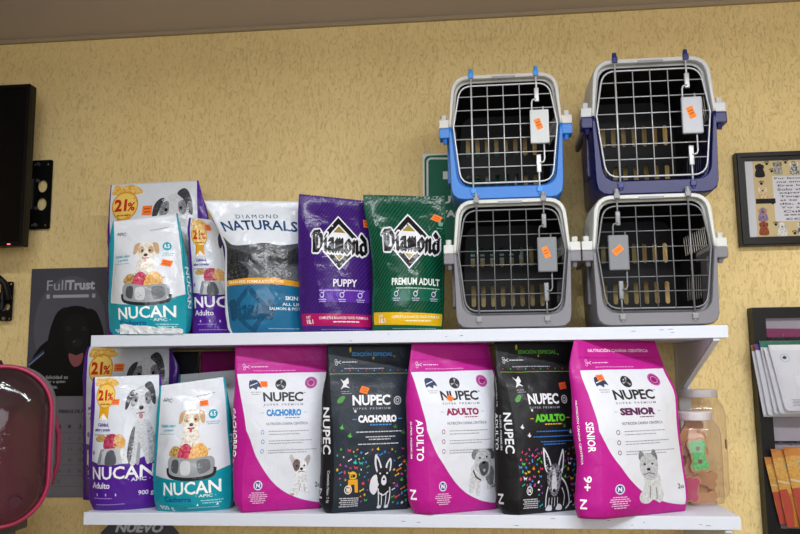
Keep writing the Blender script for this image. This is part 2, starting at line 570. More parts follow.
            if s.kind == 'box' and j0 == 0:
                me = o.data; at_ = me.attributes.new('sharp_edge', 'BOOLEAN', 'EDGE'); lim = int(.84 * s.NT)
                for e in me.edges:
                    a_, b_ = e.vertices
                    if a_ < lim * C and b_ < lim * C and a_ % C == b_ % C and a_ % C in (0, s.NS): at_.data[e.index].value = True
        if sticker:
            a = Art(art.W, art.H, 'paper'); cx, cy, w, h = sticker
            c, q = math.cos(srot), math.sin(srot)
            R = lambda x, y: (cx + x * c * w - y * q * w, cy + (x * q + y * c) * h)
            a.poly([R(-.5, -.5), R(.5, -.5), R(.5, .5), R(-.5, .5)], scol, 1)
            for k, (x0, x1, y0) in enumerate(((-.35, .3, -.25), (-.3, .35, .1))):
                a.poly([R(x0, y0), R(x1, y0), R(x1, y0 + .12), R(x0, y0 + .12)], 'b84a10', 1.2)
            mb = MB(); a.onto(mb, s.front, s.NS, s.NT, unit=.0006)
            tag(mb.build('price_sticker', root, smooth=True, recalc=False), 'orange price sticker')
        return root


# ------------------------------------------------------------------ artwork of the bags
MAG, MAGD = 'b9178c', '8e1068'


def puppy(a, cx, cy, w, h, fur='efe9df', shade='b98a5c', dark='3a332e', tongue='d2556b'):
    """small dog portrait, box w x h centred at cx, cy (head and chest)"""
    X = lambda x: cx + x * w; Y = lambda y: cy + y * h
    a.blob([(X(-.28), Y(.5)), (X(-.26), Y(.1)), (X(0), Y(-.05)), (X(.26), Y(.1)), (X(.3), Y(.5))], fur, 1.3, mottle='cfc6b8')
    a.blob([(X(-.34), Y(-.2)), (X(-.25), Y(-.46)), (X(0), Y(-.52)), (X(.25), Y(-.46)), (X(.34), Y(-.2)), (X(.2), Y(.12)), (X(0), Y(.2)), (X(-.2), Y(.12))], fur, 1.4, mottle='d8cfc0')
    for k in (-1, 1):
        a.blob([(X(.24 * k), Y(-.48)), (X(.44 * k), Y(-.42)), (X(.46 * k), Y(-.12)), (X(.33 * k), Y(-.18))], shade, 1.6)
        a.blob([(X(.07 * k), Y(-.3)), (X(.2 * k), Y(-.38)), (X(.28 * k), Y(-.2)), (X(.12 * k), Y(-.14))], shade, 1.6)
        a.ell(X(.14 * k), Y(-.23), .045 * w, .04 * h, dark, 1.8, n=8)
    a.ell(X(0), Y(-.08), .075 * w, .05 * h, dark, 1.8, n=10)
    a.line([(X(-.12), Y(.02)), (X(-.02), Y(.03)), (X(.12), Y(.02))], .03 * w, dark, 1.8)
    a.ell(X(0), Y(.08), .055 * w, .065 * h, tongue, 1.9, n=10)


def bowl(a, x0, x1, y0, y1):
    w, h = x1 - x0, y1 - y0; cx = (x0 + x1) / 2
    for k in range(9):
        ang = PI * (.95 - .1 * k); r = w * .5
        a.line([(cx, y0 + h * .2), (cx + r * math.cos(ang) * .95, y0 - h * .45 * abs(math.sin(ang)) - 1)], w * .02, 'c9a14f', 1.4)
    a.blob([(x0 + w * .02, y0), (x0 + w * .12, y0 - h * .38), (x0 + w * .3, y0 - h * .3), (x0 + w * .3, y0 + h * .15)], 'caa86a', 1.5, mottle='8a6a34')
    a.blob([(x0 + w * .25, y0 + h * .2), (x0 + w * .28, y0 - h * .28), (x0 + w * .42, y0 - h * .5), (x0 + w * .56, y0 - h * .25), (x0 + w * .55, y0 + h * .2)], 'b5304f', 1.6, mottle='d86a80')
    a.blob([(x0 + w * .5, y0 + h * .2), (x0 + w * .56, y0 - h * .3), (x0 + w * .75, y0 - h * .5), (x0 + w * .88, y0 - h * .15), (x0 + w * .8, y0 + h * .2)], 'd99a45', 1.7, mottle='ecc27a')
    a.blob([(x0 + w * .06, y0 + h * .08), (cx, y0 + h * .16), (x0 + w * .94, y0 + h * .08), (x0 + w * .99, y0 + h * .55), (x1 - w * .1, y1 - h * .06), (cx, y1), (x0 + w * .1, y1 - h * .06), (x0 + w * .01, y0 + h * .55)], '9a9ea4', 1.9, n=7)
    a.blob([(x0 + w * .12, y0 + h * .22), (x0 + w * .26, y0 + h * .24), (x0 + w * .24, y1 - h * .24), (x0 + w * .10, y1 - h * .36)], '4e5257', 2.0)
    a.blob([(x0 + w * .32, y0 + h * .3), (x0 + w * .5, y0 + h * .28), (x0 + w * .5, y1 - h * .2), (x0 + w * .32, y1 - h * .2)], 'c9cdd1', 2.0)
    a.blob([(x0 + w * .66, y0 + h * .26), (x0 + w * .88, y0 + h * .22), (x0 + w * .90, y1 - h * .36), (x0 + w * .70, y1 - h * .2)], '6f7379', 2.0)
    a.line(spline([(x0, y0 + h * .55), (x0 + w * .07, y1 - h * .1), (cx, y1 + h * .03), (x1 - w * .07, y1 - h * .1), (x1, y0 + h * .55)], 6, False), h * .15, '2a2b2f', 2.1)


def nucan(kind):
    a = Art(100, 130, 'film')
    adult = kind == 'adult'
    col = '51208f' if adult else '1396a6'
    y0 = 82 if adult else 94
    # coloured lower band with its curved upper edge
    a.poly([(0, y0)] + spline([(0, y0), (30, y0 + 3), (65, y0 + 1), (100, y0 - 9)], 6, False)[1:] + [(100, 130), (0, 130)], col, .5)
    if adult:
        a.blob([(3, 4), (6, 1), (14, 2), (24, 1), (34, 4), (36, 9), (4, 9)], 'e0a43a', 1, mottle='f2cf7c')
        a.rect(10, 26, 27, 42, 'e8a821', 1); a.poly([(10, 42), (18.5, 36), (27, 42)], 'ffffff', 1.1)
        a.ell(18.5, 19, 16, 12.5, 'd99a2c', 1.2, n=28); a.ell(18.5, 19, 14.6, 11.2, 'f4cf6a', 1.4, n=28)
        a.txt('21', 6, 21, 13, 23.5, 'c8321e', 3, bold=.045); a.txt('%', 22, 31, 16, 23.5, 'c8321e', 3, bold=.03); a.micro(10, 27, 26.5, 1.3, 'b5641e')
        a.txt('Calidad,', 10, 30, 45, 49, '4a2390', 3, bold=.03); a.txt('sabor y precio', 5, 33, 50, 54, '4a2390', 3, bold=.03)
        a.micro(5, 33, 56, .9, '8a86a0')
        # grey and white sheepdog standing beside the bowl
        L_, G1, G2, K_ = 'd3d5da', '9fa1a9', '6d6e76', '3b3b42'
        a.blob([(66, 84), (64, 70), (66, 54), (70, 44), (80, 40), (90, 46), (94, 60), (93, 80), (88, 86), (84, 78), (80, 70), (76, 80), (72, 86)], L_, 1.2, mottle='bfc1c8')
        a.blob([(84, 44), (92, 50), (96, 64), (95, 82), (90, 84), (88, 66)], G1, 1.3, mottle=L_)
        a.blob([(62, 82), (62, 66), (66, 52), (70, 50), (69, 66), (67, 82)], G2, 1.3, mottle='4a4a52')
        a.blob([(74, 84), (75, 66), (78, 66), (78, 84)], G1, 1.4)
        a.blob([(58, 27), (61, 16), (70, 11), (80, 10), (88, 14), (92, 24), (88, 36), (80, 43), (73, 42), (64, 36)], 'dcdee2', 1.5, mottle='c8cad0')
        a.blob([(52, 30), (53, 21), (58, 15), (64, 14), (61, 22), (57, 30), (54, 33)], K_, 1.7, mottle='4d4d55')
        a.blob([(60, 24), (63, 18), (69, 17), (70, 25), (65, 30), (61, 29)], G2, 1.8, mottle=G1)
        a.blob([(78, 10), (85, 6), (91, 9), (95, 18), (95, 28), (90, 25), (86, 16)], K_, 1.7, mottle='4d4d55')
        a.blob([(80, 18), (86, 16), (89, 23), (86, 28), (81, 25)], G2, 1.8, mottle=G1)
        a.ell(67, 24, 1.9, 1.6, '17171a', 2, n=8); a.ell(83, 22.5, 1.9, 1.6, '17171a', 2, n=8)
        a.ell(76, 31, 3.4, 2.3, '141416', 2, n=10); a.line([(70, 36.5), (76, 36), (82, 35.5)], .8, '3a3a40', 1.9); a.blob([(74, 37), (79, 37), (79, 41), (75, 41)], 'b87886', 2)
        a.blob([(8, 60), (18, 56), (30, 60), (22, 63), (12, 63)], 'c9a366', 1.4, mottle='a8823f'); a.line([(12, 56), (34, 63)], 1.4, 'c9a366', 1.5)
        a.blob([(24, 68), (25, 60), (32, 56), (42, 56), (46, 62), (44, 69), (30, 71)], 'a02848', 1.6, mottle='c4506c')
        a.blob([(40, 66), (42, 58), (50, 56), (58, 62), (56, 69), (46, 70)], 'd9a45c', 1.7, mottle='ecc690')
        a.poly([(20, 70), (58, 69), (64, 84), (14, 85)], 'b9bcc2', 1.9); a.poly([(20, 70), (26, 70), (20, 85), (14, 85)], '84888f', 2); a.poly([(50, 69.4), (58, 69), (64, 84), (56, 84)], 'dfe1e4', 2)
        a.blob([(31, 73), (42, 72), (46, 84), (29, 85)], '55595f', 2.1)
        a.txt('NUCAN', 3, 97, 86.5, 99, 'f4f2f8', 3, bold=.02, slope=-1.5)
        a.txt('· APIC ·', 64, 92, 98, 101.5, 'e0daf0', 3, bold=.02)
        a.txt('Adulto', 4, 37, 102, 108, 'f0edf6', 3, bold=.015)
        a.micro(8, 40, 117, .9, '9c84c8'); a.txt('900 g', 78, 97, 111, 117, 'e9e4f5', 3, bold=.015)
        for x in (14, 30, 46): a.ell(x, 114, 1.2, 1.6, 'c9bce2', 2, n=6)
        a.micro(10, 60, 123, .9, '9c84c8')
        a.ell(5, 74, 2.4, 2.2, '8f7cc0', 2)
    else:
        a.txt('·APIC·', 4, 22, 15, 19, '3c3c44', 3, bold=.01, slope=2); a.micro(58, 86, 15, .9, '9aa0a4', slope=-2)
        a.txt('Calidad, sabor', 5, 31, 42, 45.5, '2a9fb8', 3, bold=.02); a.txt('y precio', 10, 28, 46.5, 50, '2a9fb8', 3, bold=.02); a.micro(4, 30, 51.5, .8, '8fb6c0')
        a.ell(83, 34, 6, 4.6, '1f9fb4', 1.5); a.txt('6.5', 79.5, 86.5, 31.5, 36, 'ffffff', 3); a.micro(74, 92, 41, .8, '7ab4be'); a.micro(76, 90, 43, .8, '7ab4be')
        puppy(a, 54, 46, 40, 34, shade='c4a27c')
        bowl(a, 22, 84, 73, 96)
        a.txt('NUCAN', 15, 90, 99, 112, 'f2fafa', 3, bold=.02, slope=-2.5)
        a.txt('· APIC ·', 60, 84, 112, 115, 'd8f0f2', 3, bold=.02)
        a.txt('Cachorro', 17, 54, 114, 119.5, '173a86', 3, bold=.02)
        a.txt('900 g', 6, 28, 123, 129, 'e4f4f5', 3, bold=.015)
        a.micro(66, 92, 118, .9, '9fdbe0'); a.micro(68, 90, 120.5, .9, '9fdbe0'); a.micro(48, 88, 125, .8, '9fdbe0')
        for x in (60, 84): a.poly([(x, 123.5), (x + 2, 121), (x + 3, 123.5)], 'f0ffff', 2)
    return a, col


def side_txt(W, H, words, col='ffffff', bold=.02):
    """words: (text, x0, x1, y0, y1) read downwards"""
    a = Art(W, H, 'matte')
    for t, x0, x1, y0, y1, *c in words: a.txt(t, 50 + .5 * x0, 50 + .5 * x1, y0, y1, c[0] if c else col, 3, bold=bold, rot=90)
    return a


def scissors(a, x, y, col):
    a.ring(x, y - 1.6, 1.3, .5, col); a.ring(x + .3, y + 1.8, 1.3, .5, col)
    a.line([(x + 1, y - 1), (x + 6, y + 1.5)], .6, col); a.line([(x + 1.3, y + 1.2), (x + 6, y - 1.5)], .6, col)
    a.micro(x + 7.5, x + 26, y - .4, .9, col)


def ndog(a, kind):
    """the dog printed at the lower right of the large bags; frame units"""
    if kind == 'bulldog':      # white pup with a grey ear patch, sitting
        a.blob([(64, 152), (60, 148), (66, 144), (68, 130), (74, 122), (84, 122), (88, 132), (89, 146), (93, 151), (88, 154), (82, 150), (76, 150), (72, 154)], 'e4e4e6', 1.2, mottle='c4c4c8')
        a.blob([(62, 110), (60, 106), (63, 103), (68, 108), (72, 113), (68, 120)], 'b9b2b2', 1.5)
        a.blob([(82, 113), (86, 106), (90, 104), (92, 108), (89, 116), (85, 119)], 'a9a3a3', 1.5)
        a.blob([(66, 116), (70, 110), (78, 109), (85, 112), (87, 119), (83, 127), (77, 130), (70, 126)], 'ececee', 1.6, mottle='d2d2d6')
        a.blob([(66, 114), (70, 109), (76, 111), (76, 120), (71, 124), (67, 120)], '5d4c4c', 1.8, mottle='7c6a6a')
        a.ell(72, 117, 1.4, 1.4, '151515', 2, n=8); a.ell(83, 117, 1.4, 1.4, '151515', 2, n=8)
        a.ell(79, 121, 2.4, 1.8, '2a2626', 2.1, n=10); a.line([(74, 125), (79, 124), (84, 125)], .8, '3a3434', 2.1)
        a.line([(76, 148), (78, 139)], 1, '8f8f96', 2); a.line([(84, 149), (83, 140)], 1, '8f8f96', 2)
        a.ell(66, 152, 3.2, 1.6, 'a8a29c', 2)
    elif kind == 'schnauzer':  # standing, grey shaggy with dark chest
        a.blob([(63, 152), (64, 128), (70, 118), (92, 116), (97, 128), (96, 148), (90, 150), (88, 140), (80, 142), (80, 156), (74, 157), (72, 142), (70, 152)], 'c0c1c5', 1.2, mottle='d8d9db')
        a.blob([(84, 126), (94, 122), (99, 132), (96, 146), (88, 140)], '6a6b70', 1.4, mottle='85868c')
        a.blob([(66, 112), (66, 104), (72, 101), (78, 106), (74, 114)], '808187', 1.6, mottle='6a6b70')
        a.blob([(84, 104), (92, 101), (97, 106), (97, 114), (91, 112)], '55565c', 1.6)
        a.blob([(70, 114), (74, 104), (84, 102), (92, 106), (93, 118), (92, 130), (84, 136), (76, 130), (70, 124)], 'c4c5c9', 1.8, mottle='a9aab0')
        a.ell(77, 112, 1.5, 1.3, '161618', 2, n=8); a.ell(87, 111, 1.5, 1.3, '161618', 2, n=8)
        a.blob([(76, 120), (83, 116), (90, 119), (89, 130), (83, 134), (78, 129)], '45464c', 2.0, mottle='5c5d63')
        a.ell(83, 118, 2.6, 1.8, '0e0e10', 2.2, n=10); a.ell(84, 127, 1.6, 2, 'b9b2b4', 2.2, n=8)
        a.line(spline([(68, 126), (72, 134), (80, 139)], 4, False), 1.8, '2c2d31', 2.2)
    elif kind == 'terrier':    # grey-white sitting terrier
        a.blob([(62, 158), (60, 150), (66, 140), (66, 128), (74, 122), (84, 126), (86, 140), (88, 152), (84, 160), (76, 156), (70, 160)], 'bfc2c6', 1.2, mottle='d6d8da')
        a.blob([(62, 108), (64, 98), (69, 104), (70, 112)], '77797e', 1.5); a.blob([(76, 106), (80, 97), (84, 106), (82, 113)], '6a6c72', 1.5)
        a.blob([(62, 116), (65, 106), (74, 102), (82, 108), (84, 118), (80, 130), (72, 133), (64, 126)], 'c0c2c7', 1.7, mottle='a4a6ac')
        a.ell(68, 114, 1.4, 1.3, '161618', 2, n=8); a.ell(77, 114, 1.4, 1.3, '161618', 2, n=8)
        a.ell(72, 120, 2.3, 1.7, '1a1a1c', 2.1, n=10); a.line([(66, 126), (72, 124), (79, 126)], .9, '4a4b50', 2.1)
        a.line([(72, 154), (73, 140)], 1, '74767c', 2); a.line([(80, 156), (80, 142)], 1, '74767c', 2)


def nupec(name, ncol, kind, top=None):
    a = Art(100, 166, 'matte')
    W = 'dadde6'
    curve = spline([(0, 84), (4, 92), (12, 106), (22, 118), (36, 134), (52, 146), (72, 154), (90, 158), (100, 159)], 5, False)
    a.poly([(0, 28), (100, 27)] + curve[::-1], W, .5)
    a.line([(0, 16), (50, 16.5), (100, 16)], .4, MAGD, 1)
    a.micro(18, 64, 24.6, .9, 'd98ac6'); scissors(a, 8, 21, 'e7b8dc')
    if top: a.txt(top, 12, 88, 7.5, 11, 'f2d8ec', 3, bold=.02)
    # small cruelty-free style dog icon with caption strokes
    a.blob([(13, 35), (20, 34), (24, 37), (26, 42), (22, 41), (20, 44), (16, 42), (12, 43)], '2b3a5c', 1.5)
    a.line([(13, 40), (22, 37)], .8, W, 1.8); a.micro(13, 25, 46, .8, '9a9ba2'); a.micro(14, 24, 48, .8, '9a9ba2')
    a.ell(82, 37.5, 7, 6, 'b44f9a', 1.5); a.ell(82, 37.5, 5.4, 4.6, MAGD, 1.7); a.ring(82, 37.5, 3.6, .7, 'd796c6', 2, ay=.85)
    # round emblem with three blades
    a.ell(48, 39, 6.2, 5.4, '26262b', 1.5, n=24)
    for k in range(3):
        r = k * 2.094 + .5
        a.poly([(48, 39), (48 + 5 * math.cos(r), 39 + 4.4 * math.sin(r)), (48 + 5 * math.cos(r + .55), 39 + 4.4 * math.sin(r + .55))], '9c9ca4', 1.9)
    a.txt('NUPEC', 27, 74, 46.5, 56, '26262b', 3, bold=.03, space=.95); a.micro(74.5, 77, 47, .7, '55555c')
    a.txt('SUPER PREMIUM', 27, 74, 58, 60, '77777f', 3, bold=.02, space=1.5)
    a.txt(name, 29, 72, 63.5, 70.5, ncol, 3, bold=.06); a.line([(22, 67), (26, 67)], .5, '9a9ba2'); a.line([(75, 67), (79, 67)], .5, '9a9ba2')
    a.micro(52, 70, 71.8, .9, ncol)
    a.txt('NUTRICIÓN CANINA CIENTÍFICA', 28, 80, 76, 79.4, '6d6d76', 3, bold=.015)
    for y in (85, 88): a.micro(30, 82 if y < 86 else 70, y, .8, '8f9098')
    for y in (94.5, 97): a.micro(30, 86 if y < 95 else 74, y, .8, '8f9098')
    for y in (104, 106.5): a.micro(30, 92 if y < 105 else 80, y, .8, '8f9098')
    for y in (86, 95.5, 105): a.ring(22, y, 1.9, .7, ncol if ncol != '26262b' else '55555c', 2)
    ax, bx, cx, ay, by, cy = {'bulldog': (58, 60, .82, 110, 104, .82), 'schnauzer': (58, 63, .98, 104, 101, .82), 'terrier': (45, 62, 1.04, 103, 97, .82)}[kind]
    a.xf = lambda x, y: (ax + (x - bx) * cx, ay + (y - by) * cy)
    ndog(a, kind)
    a.xf = None
    # ring badge and lines
    a.ell(20, 139, 5.6, 4.9, 'd9d6ea', 1.5, n=24); a.ell(20, 139, 4.2, 3.7, '3a3c8c', 1.7, n=20); a.txt('N', 17.6, 22.4, 136.8, 141.2, 'e8e8f4', 3, bold=.06)
    for i, (p, q) in enumerate(((12, 28), (9, 31), (8, 32), (11, 29), (10, 30), (13, 27))): a.micro(p, q, 146 + i * 2, .9, 'e7bde0')
    a.txt('2', 90.5, 93.5, 138, 143, '33333a', 3, bold=.02); a.txt('KG', 94, 98, 140, 143, '33333a', 3, bold=.03)
    return a


CONF = ['3f8fd6', 'd63f5c', 'e6c02e', '52b34a', '8d3fb0', 'e87a2a', 'e8e8ee', '30b7b4', 'd6478f']


def critter(a, x, y, r, col, k):
    if k == 0:    # four-legged
        a.poly([(x - r, y - .4 * r), (x - .9 * r, y - .9 * r), (x - .5 * r, y - .3 * r), (x + .6 * r, y - .3 * r), (x + r, y - .7 * r), (x + .8 * r, y + .1 * r), (x + .7 * r, y + .8 * r), (x + .5 * r, y + .2 * r), (x - .4 * r, y + .2 * r), (x - .5 * r, y + .8 * r), (x - .7 * r, y + .1 * r)], col, 2)
    elif k == 1:  # bone
        a.line([(x - .7 * r, y + .3 * r), (x + .7 * r, y - .3 * r)], .4 * r, col)
        for q in (-1, 1): a.ell(x + .8 * r * q, y - .35 * r * q, .35 * r, .4 * r, col, 2, n=6)
    elif k == 2:  # star / flake
        for q in range(3):
            t = q * 1.05; a.line([(x - .7 * r * math.cos(t), y - .7 * r * math.sin(t)), (x + .7 * r * math.cos(t), y + .7 * r * math.sin(t))], .25 * r, col)
    elif k == 3:
        a.ell(x, y, .7 * r, .4 * r, col, 2, n=8, rot=x)
    else:         # bird
        a.poly([(x - r, y), (x - .2 * r, y - .5 * r), (x + .3 * r, y - r), (x + .4 * r, y - .1 * r), (x + r, y + .1 * r), (x, y + .6 * r)], col, 2)


def nupec_dark(name, ncol, topcol, linecol, seed, kind, subcol):
    a = Art(100, 166, 'matte'); rn = random.Random(seed)
    a.txt('EDICIÓN ESPECIAL', 28, 78, 7, 11.6, topcol, 3, bold=.035); a.micro(18, 68, 23.5, .9, '9a9aa4')
    a.blob([(25, 4), (27, 2.5), (27.5, 6), (25.5, 8)], 'b7a53a', 2); a.ell(54, 13.5, 1.2, 1.2, 'b7a53a', 2); a.ell(80, 12, 1.2, 1, '6a8a3a', 2)
    scissors(a, 8, 17.5, 'c8c8d0'); a.line([(0, 29), (100, 29)], .5, '8c9a3a', 2)
    for i in range(10): a.ell(5 + i * 10, 26, .8, .8, topcol if i % 2 else 'a33a5a', 2, n=6)
    a.blob([(13, 34), (17, 36), (22, 33), (23, 38), (20, 40), (24, 43), (18, 42), (13, 44), (16, 39)], 'd8d8de', 1.5); a.micro(13, 24, 46, .8, '8a8a94'); a.micro(14, 26, 48, .8, '8a8a94')
    a.blob([(8, 55), (14, 51), (18, 52), (14, 57), (9, 58)], '4c8f3c', 1.5); a.ell(30, 66, 1.5, 1.4, 'c8d8d0', 2)
    a.txt('NUPEC', 27, 74, 50, 60.5, 'e6e6ea', 3, bold=.03, space=.95); a.ring(83, 56, 4.2, 1, 'c8c8d0', 2, ay=.9); a.ring(83, 56, 2, .9, 'c8c8d0', 2, ay=.9)
    a.txt('SUPER PREMIUM', 27, 74, 62.5, 64.6, '9c9ca6', 3, bold=.02, space=1.5)
    a.txt(name, 33, 82, 70, 77.5, ncol, 3, bold=.06); a.line([(26, 74), (31, 74)], .9, subcol); a.line([(84, 74), (89, 74)], .9, subcol)
    a.micro(48, 76, 79, 1.3, subcol)
    for y, p, q in ((86, 30, 88), (91, 42, 80), (93.5, 46, 74), (98, 32, 84)) if kind == 'pup' else ((86, 34, 94), (91, 28, 96), (96, 40, 92), (98.5, 44, 80)): a.micro(p, q, y, 1.0, linecol)
    for x, y in ((22, 90), (80, 82), (90, 88), (12, 82)): critter(a, x, y, 3.2, rn.choice(['52b34a', 'd8d8de', '3f6f3c']), 4)
    pts = []
    for _ in range(1500):
        x, y = rn.uniform(4, 97), rn.uniform(103, 160)
        if (x < 34 and y > 138) or ((45 < x < 78) if kind == 'pup' else (40 < x < 90)) and y > (109 if kind == 'pup' else 102) and not (kind != 'pup' and x > 78 and y < 132): continue
        if all((x - p) ** 2 + (y - q) ** 2 > 24 for p, q in pts): pts.append((x, y)); critter(a, x, y, rn.uniform(1.4, 3.1) * (1 if y > 112 else .8), rn.choice(CONF), rn.randrange(5))
    w = 'd9d9e0'
    if kind == 'pup':   # line-art pup, white ears and paws
        a.blob([(56, 127), (53, 118), (54, 109), (58, 112), (62, 121), (62, 127)], w, 2.4); a.blob([(57, 125), (55.4, 117), (56, 112.5), (59.6, 120), (60, 125)], '23262c', 2.6)
        a.blob([(67, 127), (68, 119), (73, 113), (75, 117), (73, 126)], w, 2.4); a.blob([(68.8, 126), (70, 119.5), (73, 116), (72, 125)], '23262c', 2.6)
        a.blob([(56, 128), (60, 123), (69, 123), (73, 129), (70, 138), (64, 142), (58, 138)], '191b20', 2.5)
        a.ell(60, 128, 1.2, 1, w, 2.7, n=8); a.ell(69, 128, 1.2, 1, w, 2.7, n=8)
        a.blob([(62, 133), (65, 130), (68, 133), (68, 138), (65, 140), (62, 138)], w, 2.7); a.ell(65, 134, 1.6, 1.2, '101114', 2.8, n=8)
        a.blob([(47, 144), (48, 134), (54, 129), (58, 133), (58, 142), (53, 149)], w, 2.4)
        a.blob([(58, 140), (72, 138), (76, 146), (72, 152), (60, 152)], '191b20', 2.45)
        a.line(spline([(58, 143), (59, 150), (60, 160)], 4, False), 1.4, w, 2.7); a.line(spline([(63, 148), (63.5, 155), (64, 160)], 4, False), 1.0, w, 2.7)
        a.line(spline([(73, 142), (74, 150), (73, 160)], 4, False), 1.4, w, 2.7); a.line(spline([(69, 148), (69, 155), (69, 160)], 4, False), 1.0, w, 2.7)
        a.line(spline([(59, 147), (65, 150), (72, 146)], 4, False), 1.3, w, 2.7)
        a.ell(61.5, 161.5, 3, 1.8, w, 2.7, n=10); a.ell(71, 161.5, 3, 1.8, w, 2.7, n=10)
        # orange toy robot-like figure, left of the pup
        a.blob([(21, 132), (21, 127), (25, 125), (29, 127), (29, 132)], 'e0b23a', 2.4); a.poly([(18, 146), (19, 133), (31, 133), (32, 146), (28, 146), (27, 138), (23, 138), (22, 146)], 'e0a02a', 2.4)
        a.rect(22, 128, 28, 131, '2b2118', 2.6)
    else:               # line-art shepherd head
        # seated shepherd drawn in white lines
        a.blob([(44, 122), (42, 108), (43, 102), (49, 108), (55, 120), (52, 128)], w, 2.4); a.blob([(46, 121), (44.6, 110), (45, 106), (50, 113), (53, 121), (50, 126)], '19191c', 2.6)
        a.blob([(66, 122), (71, 110), (75, 104), (77, 112), (75, 124), (71, 130)], w, 2.4); a.blob([(68.5, 122), (72, 113), (74.6, 108), (75, 114), (73, 123)], '19191c', 2.6)
        a.blob([(48, 126), (55, 119), (66, 119), (73, 127), (71, 138), (66, 148), (60, 150), (54, 146), (49, 137)], '8f8f98', 2.5, mottle='2c2c32')
        a.blob([(57, 130), (60, 122), (63, 130), (65, 142), (60, 147), (56, 142)], 'c9c9d0', 2.6)
        a.ell(54.5, 130, 1.7, 1.1, '0c0c0e', 2.7, n=8); a.ell(66.5, 130, 1.7, 1.1, '0c0c0e', 2.7, n=8); a.ell(60.5, 144.5, 3, 2, '0c0c0e', 2.7, n=10)
        a.line(spline([(50, 140), (47, 148), (46, 160)], 4, False), 1.5, w, 2.5)
        a.line(spline([(72, 132), (80, 138), (86, 148), (88, 158), (82, 163)], 4, False), 1.8, w, 2.5)
        a.line(spline([(74, 142), (79, 150), (78, 160)], 4, False), 1.1, w, 2.5)
        for k in range(4): a.line([(52 + 5 * k, 151), (51 + 5.4 * k, 160)], .9, w, 2.5)
        a.blob([(46, 163), (51, 158), (57, 160), (56, 164)], w, 2.5); a.blob([(64, 163), (69, 158), (75, 160), (74, 164)], w, 2.5)
    a.ring(19, 143, 4.4, 1.1, 'dcdce2', 2.4, ay=.9); a.txt('N', 16.8, 21.2, 141, 145, 'dcdce2', 3, bold=.06)
    for i in range(5): a.micro(8 + (i % 2) * 2, 33, 151 + i * 2, 1, 'c8c8d0')
    return a


# blackletter lettering with a slanted pen nib
PEN = {
    'D': ([[(.15, .05), (.15, .95)], [(.15, .95), (.0, .85)], [(.15, .05), (.62, .05)], [(.62, .05), (.85, .3)], [(.85, .3), (.85, .7)], [(.85, .7), (.6, .98)], [(.6, .98), (.1, .92)], [(.42, .8), (.42, .25)]], 1.0),
    'i': ([[(.1, .55), (.2, .62)], [(.2, .62), (.2, .12)], [(.2, .12), (.34, .05)], [(.2, .8), (.27, .84)]], .42),
    'a': ([[(.12, .6), (.4, .64)], [(.4, .64), (.44, .1)], [(.44, .1), (.56, .05)], [(.12, .35), (.4, .42)], [(.12, .35), (.12, .12)], [(.12, .12), (.26, .04)], [(.26, .04), (.42, .14)]], .62),
    'm': ([[(.06, .56), (.14, .64)], [(.14, .62), (.14, .05)], [(.14, .5), (.36, .66)], [(.38, .62), (.38, .05)], [(.38, .5), (.6, .66)], [(.62, .62), (.62, .1)], [(.62, .1), (.74, .05)]], .82),
    'o': ([[(.12, .5), (.12, .15)], [(.12, .15), (.3, .04)], [(.3, .04), (.5, .18)], [(.5, .18), (.5, .5)], [(.5, .5), (.32, .66)], [(.32, .66), (.12, .52)]], .64),
    'n': ([[(.06, .56), (.14, .64)], [(.14, .62), (.14, .05)], [(.14, .5), (.38, .66)], [(.42, .62), (.42, .1)], [(.42, .1), (.54, .05)]], .62),
    'd': ([[(.12, .5), (.12, .15)], [(.12, .15), (.3, .04)], [(.3, .04), (.52, .16)], [(.12, .5), (.5, .6)], [(.52, .12), (.5, .72)], [(.5, .72), (.2, .98)]], .64),
}


def hull(P):
    P = sorted(set((round(a, 5), round(b, 5)) for a, b in P))
    def half(P):
        h = []
        for p in P:
            while len(h) > 1 and (h[-1][0] - h[-2][0]) * (p[1] - h[-2][1]) - (h[-1][1] - h[-2][1]) * (p[0] - h[-2][0]) <= 0: h.pop()
            h.append(p)
        return h
    a, b = half(P), half(P[::-1]); return a[:-1] + b[:-1]


def blackletter(a, x0, x1, y0, y1, col, grow, lay, slope=0):
    word = 'Diamond'; tot = sum(PEN[c][1] for c in word); k = (x1 - x0) / tot; h = (y1 - y0)
    x = x0; nx, ny = .083 * k, .075 * h
    for c in word:
        for p, q in PEN[c][0]:
            pts = []
            for u, v in (p, q):
                X = x + u * k; Yy = y1 - v * h + slope * ((X - x0) / (x1 - x0) - .5)
                for e in (-1, 1):
                    for r in range(8):
                        pts.append((X + e * nx + grow * math.cos(r * PI / 4), Yy - e * ny + grow * math.sin(r * PI / 4)))
            H = hull(pts); a._add(H, [tuple(range(len(H)))], col, lay)
        x += PEN[c][1] * k


